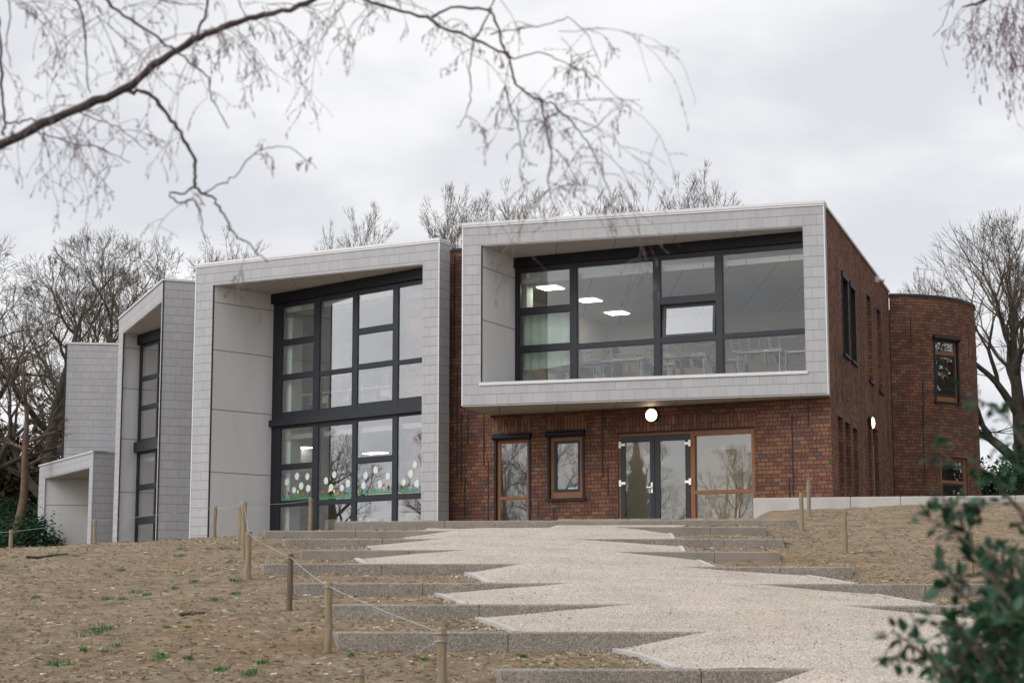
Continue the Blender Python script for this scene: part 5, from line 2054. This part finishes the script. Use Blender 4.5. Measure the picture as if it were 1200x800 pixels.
oakA = tree_proto("bare_oak_tree", M['bark'], seed=21, H=16.0, trunk_r=0.48, first=0.18, spread=0.55, up=0.45, crook=0.14, n_main=11, levels=8, twig_r=0.0075, lean=(0.05, 0), fork=(0.24, 0.83, 0.08, 0.28, 0.70))
oakB = tree_proto("bare_oak_tree", M['bark'], seed=44, H=17.0, trunk_r=0.36, first=0.22, spread=0.46, up=0.62, crook=0.12, n_main=11, levels=8, twig_r=0.0075, fork=(0.24, 0.82, 0.08, 0.22, 0.60))
redT = tree_proto("bare_oak_tree", M['bark_red'], seed=91, H=15.0, trunk_r=0.30, first=0.45, spread=0.30, up=0.45, crook=0.13, n_main=8, levels=6, twig_r=0.0095)
ashT = tree_proto("bare_ash_tree", M['bark'], seed=7, H=15.0, trunk_r=0.50, first=0.24, spread=0.55, up=0.92, crook=0.08, n_main=14, levels=8, twig_r=0.0072, fork=(0.26, 0.83, 0.12, 0.18, 0.50), up_pull=0.04)
shoot = tree_proto("bare_poplar_tree", M['bark'], seed=15, H=17.0, trunk_r=0.20, first=0.30, spread=0.46, up=1.05, crook=0.065, n_main=16, levels=7, twig_r=0.0056, fork=(0.25, 0.81, 0.08, 0.14, 0.40), up_pull=0.10)

placed = set()
def plant(proto, px, ytop, Y, scale_h, rz, label, cat="tree", group="bare winter trees round the school", base=None, xs=1.0):
    """plant a tree so that its crown top shows at the given height"""
    o = proto if proto not in placed else copy_tree(proto)
    placed.add(proto)
    x, z = ray(px, ytop)
    top = E + z * Y
    gz = ground(x * Y, Y, False) if base is None else base
    s_ = (top - gz) / scale_h
    o.location = (x * Y, Y, gz)
    o.rotation_euler = (0, 0, rz)
    o.scale = (s_ * xs, s_ * xs, s_)
    tag(o, label, cat, group)
    return o
HS = {}
for o in (oakA, oakB, redT, ashT, shoot):
    HS[o] = max(max(v.co.z for v in c.data.vertices) for c in o.children)

plant(oakA, 62, 268, 84, HS[oakA], 0.6, "big spreading bare tree left of the grey end wall, heavy limbs crossing")
plant(oakB, 150, 266, 92, HS[oakB], 2.1, "bare tree whose upright stem rises behind the tall grey end wall")
plant(oakA, -22, 256, 80, HS[oakA], 3.9, "bare tree at the extreme left, its limbs leaning in from outside the picture")
plant(oakB, 100, 300, 100, HS[oakB], 4.0, "slighter bare tree filling the gap between the spreading tree and the grey end wall")
plant(oakB, 200, 282, 97, HS[oakB], 5.0, "bare crown behind the narrow grey frame")
plant(redT, 24, 380, 72, HS[redT], 0.9, "thin reddish bare tree with straight stem at the left beside the porch")
plant(shoot, 246, 268, 100, HS[shoot], 0.3, "bare crown showing over the left end of the big grey frame", xs=1.4)
plant(shoot, 366, 254, 112, HS[shoot], 1.3, "slim bare crown showing alone over the middle of the big grey frame", xs=0.7)
plant(shoot, 411, 258, 112, HS[shoot], 2.6, "lowest slim bare crown over the right half of the big grey frame", xs=0.7)
plant(shoot, 468, 228, 106, HS[shoot], 3.7, "bare crown rising over the right end of the big grey frame", xs=1.2)
plant(shoot, 503, 222, 110, HS[shoot], 0.2, "bare crown over the brick gap left of the box", xs=1.2)
plant(shoot, 532, 220, 104, HS[shoot], 1.1, "dense bare crown showing just left of the box roof", xs=1.2)
plant(shoot, 572, 212, 108, HS[shoot], 4.4, "bare upright crown over the left end of the box roof", xs=1.3)
plant(shoot, 606, 214, 104, HS[shoot], 5.6, "bare crown over the box roof, between two others left of the birch twigs", xs=1.2)
plant(shoot, 640, 212, 106, HS[shoot], 3.1, "bare crown behind the hanging birch twigs over the box roof", xs=1.2)
plant(shoot, 700, 214, 110, HS[shoot], 5.5, "low bare crown over the middle of the box roof", xs=1.2)
plant(shoot, 745, 196, 104, HS[shoot], 2.3, "bare crown next to the tallest one over the box roof", xs=1.2)
plant(shoot, 784, 188, 106, HS[shoot], 0.9, "tallest bare crown over the box roof, right of the birch twigs", xs=1.3)
plant(shoot, 822, 204, 110, HS[shoot], 4.9, "last bare crown over the box roof towards the right", xs=1.1)
plant(ashT, 1188, 236, 68, HS[ashT], 0.4, "large fan-shaped bare tree standing right of the round brick end", base=E + 2.3, xs=1.12)
plant(shoot, 1062, 320, 112, HS[shoot], 2.0, "small distant bare crown over the round brick end", xs=1.2)
plant(shoot, 1098, 308, 104, HS[shoot], 4.0, "small bare crown between the round brick end and the large tree", xs=0.9)

# dark evergreens
def evergreen(name, seed, w_, d_, h_, n, conical=False):
    q = random.Random(seed)
    t = empty(name, (0, 0, 0))
    tm, cm = MB(), MB()
    tm.tube([(0, 0, -0.3), (0.05, 0, h_ * 0.4), (0, 0.05, h_ * 0.8)], [0.12, 0.08, 0.02], 7)
    for i in range(7 if not conical else 3):
        a = q.uniform(0, 6.28)
        tm.tube([(0, 0, h_ * 0.05), (math.cos(a) * w_ * .3, math.sin(a) * d_ * .3, h_ * .4), (math.cos(a) * w_ * .6, math.sin(a) * d_ * .6, h_ * .65)], [0.07, 0.05, 0.02], 6)
    lobes = [(q.uniform(-.75, .75) * w_, q.uniform(-.75, .75) * d_, q.uniform(.12, .8) * h_, q.uniform(.22, .42)) for _ in range(26)]
    for i in range(n):
        if conical:
            f = q.random() ** 0.7
            rr = (1 - f) ** 0.8 * w_ * math.sqrt(q.random()) * (0.8 + 0.2 * math.sin(f * 60))
            a = q.uniform(0, 6.28)
            c = Vector((rr * math.cos(a), rr * math.sin(a), f * h_))
        else:
            lx, ly, lz, lr = q.choice(lobes)
            v = Vector((q.gauss(0, 1), q.gauss(0, 1), q.gauss(0, 1))).normalized() * (q.random() ** 0.4)
            c = Vector((lx + v.x * lr * w_, ly + v.y * lr * d_, max(0.02, lz + v.z * lr * h_ * .8)))
        s_ = q.uniform(.05, .13) * (1.0 if h_ < 8 else 2.0)
        n1 = Vector((q.gauss(0, 1), q.gauss(0, 1), q.gauss(0, 1))).normalized()
        n2 = n1.cross(Vector((q.gauss(0, 1), q.gauss(0, 1), q.gauss(0, 1)))).normalized()
        cm.face([c - n1 * s_, c - n2 * s_ * .4, c + n1 * s_, c + n2 * s_ * .4])
    tm.build("stems", M['bark'], t)
    cm.build("foliage", M['thicket'] if h_ > 8 else M['needle'], t)
    return t
for i, (px, ytop, Y, w_, d_, h_, lab) in enumerate(((8, 598, 72, 2.4, 1.6, 3.4, "dark evergreen shrub at the foot of the trees at the extreme left"),
                                         (40, 575, 80, 2.6, 1.6, 4.6, "taller dark evergreen shrub close beside the porch"),
                                         (0, 470, 96, 4.5, 2.0, 9.5, "tall dusky ivy-clad thicket filling in behind the trees at the left edge"),
                                         (58, 500, 97, 3.6, 2.0, 8.5, "lower dusky thicket between the trees and the grey end wall"),
                                         (1168, 535, 64, 1.8, 1.5, 3.0, "dark evergreen shrub behind the retaining wall right of the round brick end"),
                                         (1215, 520, 66, 2.2, 1.5, 3.6, "dark evergreen shrub at the right edge under the large bare tree"))):
    o = evergreen("evergreen_shrub", 30 + i, w_, d_, h_, 5200 if h_ < 8 else 9000)
    x, z = ray(px, ytop)
    gz = E + 1.3 if px < 600 else E + 2.2
    o.location = (x * Y, Y, gz)
    o.scale = (1, 1, max(0.5, (E + z * Y - gz) / h_))
    tag(o, lab, "shrub", "dark evergreen shrubs beyond the school")
# trees and a conifer out of the frame that the windows reflect
REFL = [(oakB, -52, 50, 9, 0.2), (oakA, -55, 56, 9.5, 1.2), (oakB, -50, 61, 9, 2.2), (oakA, -58, 66, 10, 3.0), (oakB, -39, 27, 9, 2.7), (oakA, -34, 22, 9, 4.4), (oakB, -30, 19, 8.5, 5.2), (oakA, -44, 33, 9, 1.9), (oakB, -26, 15, 9, 0.8), (oakA, -35, 26, 9, 2.6), (oakA, 40, 56, 16, 0.5), (oakB, 47, 60, 18, 1.5), (oakA, 54, 54, 18, 2.5), (oakB, 50, 64, 18, 4.0), (oakB, 60, 58, 20, 5.0)]
for i, (pr, x, Y, h_, rz) in enumerate(REFL):
    o = copy_tree(pr)
    gz = ground(x, Y, False)
    o.location = (x, Y, gz); o.rotation_euler = (0, 0, rz); s_ = h_ / HS[pr]; o.scale = (s_, s_, s_)
    tag(o, "bare tree beside the slope, seen only as a reflection in the windows", "tree", "bare trees reflected in the windows")
for i, (x, Y, w_, d_, h_) in enumerate(((47, 52, 4.5, 9.0, 12.0), (62, 60, 4.5, 10.0, 14.0))):
    o = evergreen("evergreen_shrub", 60 + i, w_, d_, h_, 15000)  # unseen thicket, added so the round end's glass reflects darker
    o.location = (x, Y, ground(x, Y, False))
    tag(o, "tall thicket seen only as a reflection in the round brick end's windows", "shrub", "thickets added for the window reflections")
cn = evergreen("conifer", 77, 1.5, 1.5, 7.0, 7000, True)
cn.location = (-24.3, 29.0, ground(-24.3, 29.0, False))
tag(cn, "dark narrow conifer seen as a reflection in the left door leaf", "conifer")


# ------------------------------------------------------------------ birch boughs hanging into the picture
bq = random.Random(19)
def px3(px, py, Y):
    return at(px, py, Y)

class Birch:
    def __init__(s, trunk_pts, trunk_r, label):
        s.root = empty("birch_tree", trunk_pts[0], label, "tree")
        s.tr, s.bo, s.tw = MB(), MB(), MB()
        s.tr.tube(trunk_pts, trunk_r, 12)
    def bough(s, pxs, Y, r0, r1, spawn=1.0, tw_len=(25, 80), jitter=0.08):
        pts = []
        n = len(pxs)
        for i, q_ in enumerate(pxs):
            y_ = q_[2] if len(q_) > 2 else Y
            pts.append(px3(q_[0], q_[1], y_))
        # smooth
        fine, rad = [], []
        for i in range(n - 1):
            p0, p1, p2, p3 = pts[max(0, i - 1)], pts[i], pts[i + 1], pts[min(n - 1, i + 2)]
            m_ = 4
            for j in range(m_):
                t = j / m_
                fine.append(0.5 * ((2 * p1) + (p2 - p0) * t + (2 * p0 - 5 * p1 + 4 * p2 - p3) * t * t + (3 * p1 - p0 - 3 * p2 + p3) * t ** 3))
        fine.append(pts[-1])
        N = len(fine)
        for i in range(N):
            fine[i] = fine[i] + Vector((bq.gauss(0, .003), bq.gauss(0, .003), bq.gauss(0, .003)))
            rad.append((r0 + (r1 - r0) * (i / (N - 1))) * (1 + 0.10 * math.sin(i * 1.3)))
        s.bo.tube(fine, rad, 8)
        if spawn:
            L = sum((fine[i + 1] - fine[i]).length for i in range(N - 1))
            for j in range(int(L * 5.8 * spawn)):
                f = bq.random() * (N - 1)
                k = min(N - 2, int(f))
                p = fine[k].lerp(fine[k + 1], f - k)
                s.twig(p, bq.uniform(*tw_len) * 0.0040 * p.y / 6.5, 0.0015, 0)
        return fine
    def twig(s, p, L, r, lv, d=None, down=0.30):
        n = 7
        if d is None:
            d = Vector((bq.gauss(0, .8), bq.gauss(0, .5), bq.uniform(-1.0, .5)))
        d = d.normalized()
        pts = [p]
        rd = [r]
        for i in range(n):
            d = (d + Vector((bq.gauss(0, .14), bq.gauss(0, .14), -down * (0.35 + i * .09) + bq.gauss(0, .12)))).normalized()
            p = p + d * (L / n)
            pts.append(p)
            rd.append(max(0.0008, r * (1 - 0.55 * i / n)))
            if lv < 2 and bq.random() < (0.60 if lv == 0 else 0.22):
                sd = Vector((bq.gauss(0, 1), bq.gauss(0, .7), bq.gauss(-.1, .6)))
                s.twig(p, L * bq.uniform(.28, .55), r * 0.72, lv + 1, (d + sd * .9), down * .7)
            elif lv >= 1 and bq.random() < 0.4:   # bud
                e = p + (d + Vector((bq.gauss(0, .6), bq.gauss(0, .6), bq.gauss(0, .6)))).normalized() * 0.010
                s.tw.tube([p, (p + e) / 2, e], [0.0010, 0.0019, 0.0006], 4, caps=False)
        s.tw.tube(pts, rd, 3 if lv else 4, caps=False)
        if lv >= 1 and bq.random() < 0.35:
            e = pts[-1] + Vector((bq.gauss(0, .004), bq.gauss(0, .004), -bq.uniform(.012, .03)))
            s.tw.tube([pts[-1], (pts[-1] + e) / 2, e], [0.0012, 0.0023, 0.0008], 5, caps=False)
    def done(s):
        s.tr.build("trunk", M['birch'], s.root, True)
        s.bo.build("boughs", M['birch'], s.root, True)
        s.tw.build("twigs", M['birch_twig'], s.root)

YB = 6.4
tb = Vector((-3.6, 6.9, ground(-3.6, 6.9, False)))
b1 = Birch([tb + Vector((0, 0, -0.2)), tb + Vector((0.05, 0, 1.2)), tb + Vector((-0.02, 0.05, 2.6)), tb + Vector((0.03, 0, 4.4)), tb + Vector((-.05, 0, 7.0))], [0.17, 0.13, 0.115, 0.09, 0.05],
           "birch reaching in from the left with drooping purple-brown twigs across the sky")
main = b1.bough([(-640, 330, 6.9), (-300, 250, 6.6), (-40, 186), (0, 170), (50, 146), (100, 124), (145, 106), (165, 90), (200, 64), (235, 43), (270, 29), (300, 20), (340, 10), (380, -6), (420, -28)], YB, 0.0205, 0.0078, 0.45, (20, 70))
b1.bough([(380, -6), (405, -10), (428, 0), (460, 10), (500, 22), (530, 36), (555, 47), (580, 58), (596, 67), (602, 90), (612, 106), (628, 115), (645, 120), (660, 134), (680, 154), (695, 178), (706, 202), (716, 232)], YB, 0.0066, 0.0020, 0.9, (25, 70))
b1.bough([(148, 107), (165, 107), (178, 113), (190, 127), (204, 145), (216, 165), (227, 184), (230, 203), (228, 217), (237, 227)], YB, 0.0080, 0.0052, 0.12)
b1.bough([(237, 227), (252, 234), (262, 252), (272, 272), (285, 282), (298, 293), (312, 305)], YB, 0.0048, 0.0022, 0.9, (25, 70))
b1.bough([(237, 227), (255, 218), (275, 205), (300, 178), (320, 172), (345, 176), (372, 197)], YB, 0.0028, 0.0013, 0.8, (12, 45))
b1.bough([(232, 216), (215, 226), (198, 228), (212, 238), (230, 236), (240, 280)], YB, 0.0042, 0.002, 1.3, (20, 60))
b1.bough([(122, -4), (145, 18), (170, 34), (195, 52), (205, 58), (225, 75), (244, 92), (246, 108), (254, 125), (268, 150)], YB - 0.2, 0.0058, 0.0018, 0.9, (20, 60))
b1.bough([(244, -2), (240, 16), (232, 36), (226, 52)], YB, 0.0045, 0.0055, 0.5, (15, 40))
b1.bough([(-2, 20), (0, 60), (3, 110), (6, 140), (4, 158)], YB, 0.0055, 0.0045, 0.8, (25, 70))
b1.bough([(6, 144), (22, 144), (32, 140), (50, 143)], YB, 0.0036, 0.0035, 0.6, (15, 40))
b1.bough([(85, -3), (95, 12), (99, 35), (100, 70), (104, 110)], YB, 0.0048, 0.002, 1.0, (20, 60))
b1.bough([(555, 47), (575, 12), (572, 10), (585, -6)], YB, 0.0035, 0.0025, 0.8, (20, 60))
b1.bough([(505, 20), (530, 10), (570, 12), (582, 30), (590, 55), (598, 68)], YB, 0.0050, 0.0042, 0.7, (25, 70))
b1.bough([(598, 68), (630, 62), (655, 72), (680, 82), (700, 92), (718, 110), (735, 122)], YB, 0.0026, 0.0010, 0.9, (12, 36))
b1.bough([(575, 40), (605, 34), (640, 30), (665, 22), (685, 36), (697, 60), (705, 90)], YB, 0.0026, 0.0012, 1.0, (14, 45))
b1.bough([(555, 47), (551, 75), (552, 105), (548, 130), (536, 150)], YB, 0.0030, 0.0014, 1.0, (15, 45))
b1.bough([(592, 100), (598, 125), (608, 150), (612, 185)], YB, 0.0036, 0.0016, 1.2, (25, 70))
b1.bough([(634, 118), (640, 145), (645, 180), (643, 215), (650, 245)], YB, 0.0040, 0.0018, 1.2, (25, 80))
b1.bough([(682, 155), (700, 148), (715, 132), (740, 122)], YB, 0.0022, 0.0009, 0.5, (8, 18))
b1.bough([(40, 152), (60, 160), (85, 168), (120, 175), (150, 190)], YB + .1, 0.0030, 0.0014, 1.3, (25, 80))
b1.bough([(90, 130), (110, 140), (140, 150), (170, 175)], YB + .15, 0.0030, 0.0014, 1.3, (25, 80))
b1.bough([(300, -30), (280, -8), (285, 15), (300, 45)], YB + .1, 0.003, 0.0014, 1.4, (25, 80))
b1.bough([(150, -20), (175, -6), (210, 6), (240, 4)], YB + .1, 0.003, 0.0014, 1.6, (25, 90))
b1.bough([(0, -15), (12, 12), (8, 50), (14, 80)], YB + .1, 0.003, 0.0014, 1.4, (25, 80))
for x0, y0, n in ((610, 100, 2), (650, 125, 3), (690, 170, 3), (712, 215, 3), (660, 40, 2), (690, 60, 2), (640, 215, 3), (10, 170, 3), (38, 150, 3), (70, 140, 4), (105, 125, 4), (260, 30, 4), (235, 45, 4), (400, 5, 5), (440, 2, 4), (120, 20, 5), (30, 5, 4), (320, 8, 3)):
    for j in range(n):
        b1.twig(px3(x0 + bq.uniform(-14, 14), y0 + bq.uniform(-5, 5), YB + bq.uniform(-.1, .1)), bq.uniform(60, 150) * 0.003, 0.0015, 0)
b1.done()

tb = Vector((7.4, 8.2, ground(7.4, 8.2, False)))
b2 = Birch([tb + Vector((0, 0, -0.2)), tb + Vector((0.0, 0, 1.5)), tb + Vector((0.08, 0, 3.4)), tb + Vector((0.02, 0, 6.0))], [0.15, 0.12, 0.09, 0.05],
           "birch of which only catkin twigs hang in at the top right corner")
YB2 = 7.4
b2.bough([(2530, -260, 8.2), (1900, -140, 8.0), (1500, -110, 7.7), (1300, -60), (1220, -25), (1180, -10), (1150, 2), (1128, 8)], YB2, 0.030, 0.003, 0.5, (25, 60))
b2.bough([(1128, -12), (1112, 8), (1104, 30), (1095, 42)], YB2, 0.0022, 0.0012, 0.7, (8, 22))
b2.bough([(1160, -5), (1140, 20), (1134, 45), (1140, 60)], YB2, 0.0018, 0.001, 0.9, (12, 35))
for x0, y0 in ((1138, -4), (1150, 0), (1158, 5), (1165, 10), (1170, 0), (1176, 15), (1182, 5), (1188, 20), (1194, 5), (1199, 15), (1204, 10), (1178, 35), (1190, 45), (1198, 60), (1186, -6), (1168, 25), (1202, 40)):
    b2.twig(px3(x0 + bq.uniform(-4, 4), y0, YB2 + bq.uniform(-.2, .2)), bq.uniform(45, 95) * 0.0034, 0.0015, 0, Vector((bq.gauss(-.1, .3), bq.gauss(0, .3), -1)), 0.4)
for i in range(46):      # catkins
    p = px3(bq.uniform(1135, 1202) , bq.uniform(20, 120), YB2 + bq.uniform(-.2, .2))
    fx = (p.x / p.y * 2143 + 600)
    if bq.random() > (fx - 1110) / 80: continue
    b2.tw.tube([p, p + Vector((bq.gauss(0, .003), 0, -.012)), p + Vector((bq.gauss(0, .005), 0, -.034))], [0.0016, 0.0036, 0.0022], 5)
b2.done()

# ------------------------------------------------------------------ leafy bush close to the camera
lq = random.Random(52)
tbush = Vector((1.55, 4.4, ground(1.55, 4.4, False)))
bush = empty("leafy_bush", tbush, "dark green glossy leaved bush at the bottom right, close and out of focus", "bush")
sm_, lm = MB(), MB()
def leaf(p, d, up, L, W):
    d = d.normalized()
    s_ = d.cross(up)
    if s_.length < 1e-3: s_ = d.cross(Vector((1, 0, 0)))
    s_.normalize()
    nrm = s_.cross(d)
    prof = [(0.0, 0.10), (0.22, 0.80), (0.48, 1.0), (0.75, 0.66), (1.0, 0.03)]
    i0 = len(lm.v)
    for f, w_ in prof:
        c = p + d * (L * f) + nrm * (-0.10 * L * f * f)
        lm.v.append(tuple(c - s_ * W * w_ + nrm * W * 0.22 * w_)); lm.v.append(tuple(c)); lm.v.append(tuple(c + s_ * W * w_ + nrm * W * 0.22 * w_))
    for i in range(len(prof) - 1):
        a = i0 + i * 3
        lm.f += [(a, a + 1, a + 4, a + 3), (a + 1, a + 2, a + 5, a + 4)]; lm.uv += [None, None]; lm.mi += [0, 0]
def spray(pxs, Y, r, n, sz=1.0, wid=14):
    pts = [px3(x, y, Y + lq.uniform(-.04, .04)) for x, y in pxs]
    sm_.tube(pts, [r * (1 - .6 * i / (len(pts) - 1)) for i in range(len(pts))], 6)
    for j in range(n):
        f = (0.15 + 0.85 * lq.random()) * (len(pts) - 1)
        k = min(len(pts) - 2, int(f))
        p = pts[k].lerp(pts[k + 1], f - k)
        ax = (pts[k + 1] - pts[k]).normalized()
        o_ = Vector((lq.gauss(0, 1), lq.gauss(0, .8), lq.gauss(0, 1)))
        st = p + o_.normalized() * lq.random() * wid * Y / 2150
        if lq.random() < 0.5:
            sm_.tube([p, st], [0.0012, 0.0008], 4, caps=False)
        d = (ax * .7 + o_ * .8 + Vector((0, 0, lq.uniform(-.5, .3))))
        L = lq.uniform(.018, .050) * sz
        leaf(st, d, Vector((lq.gauss(0, .5), lq.gauss(-.3, .5), 1)), L, L * lq.uniform(.24, .34))
Y0 = 4.4
spray([(1250, 900), (1180, 830), (1120, 790), (1080, 765), (1045, 738)], Y0, .006, 46, 0.85)
spray([(1120, 790), (1085, 780), (1050, 768), (1036, 772)], Y0 - .1, .004, 26, 0.8)
spray([(1150, 830), (1100, 800), (1090, 770), (1066, 715)], Y0, .004, 20, 0.75, 10)
spray([(1230, 880), (1180, 800), (1130, 760), (1100, 735)], Y0, .005, 70, 1.0, 26)
spray([(1230, 840), (1190, 760), (1150, 715), (1120, 690), (1100, 668)], Y0 - .1, .005, 56, 1.05, 18)
spray([(1250, 800), (1210, 740), (1170, 690), (1140, 640), (1125, 610), (1105, 585)], Y0, .006, 90, 0.9, 17)
spray([(1140, 640), (1120, 625), (1095, 610), (1075, 600)], Y0, .003, 26, 0.8, 12)
spray([(1125, 610), (1130, 590), (1140, 585), (1150, 600)], Y0, .003, 22, 0.85, 12)
spray([(1170, 690), (1165, 655), (1170, 640), (1190, 645)], Y0 + .1, .003, 26, 0.85, 14)
spray([(1250, 700), (1215, 650), (1195, 600), (1170, 570), (1150, 545)], Y0 + .1, .004, 40, 0.95, 16)
spray([(1240, 620), (1215, 560), (1200, 520), (1180, 490), (1150, 470), (1135, 462)], Y0 + .15, .004, 44, 0.85, 14)
spray([(1200, 600), (1160, 560), (1130, 530), (1110, 510), (1090, 505)], Y0 + .15, .003, 20, 0.85, 12)
spray([(1160, 560), (1120, 545), (1100, 530), (1080, 538)], Y0 + .2, .002, 14, 0.85, 12)
spray([(1215, 560), (1190, 545), (1165, 520), (1150, 500)], Y0 + .1, .003, 26, 0.9, 14)
for j in range(150):     # the dense lower mass
    x0 = 1080 + 130 * lq.random() ** 0.7
    y0 = lq.uniform(700, 830) - max(0, (1105 - x0)) * -0.6
    if y0 < 700 + max(0, 1130 - x0) * 0.9: continue
    spray([(x0 + 40, y0 + 50), (x0 + 15, y0 + 18), (x0, y0)], Y0 + lq.uniform(-.35, .45), .003, 9, lq.uniform(.8, 1.1), 15)
for j in range(46):
    x0, y0 = lq.uniform(1150, 1215), lq.uniform(640, 720)
    spray([(x0 + 30, y0 + 40), (x0 + 10, y0 + 15), (x0, y0)], Y0 + lq.uniform(-.3, .4), .003, 7, lq.uniform(.85, 1.1), 15)
# stems down to the ground
for j in range(9):
    a = px3(lq.uniform(1130, 1260), lq.uniform(760, 860), Y0 + lq.uniform(-.2, .3))
    sm_.tube([tbush + Vector((lq.uniform(-.12, .12), lq.uniform(-.12, .12), -.1)), (tbush + a) / 2 + Vector((lq.uniform(-.05, .05), 0, 0)), a], [.012, .009, .005], 6)
sm_.build("stems", M['stem'], bush)
lm.build("foliage", M['leaf'], bush)
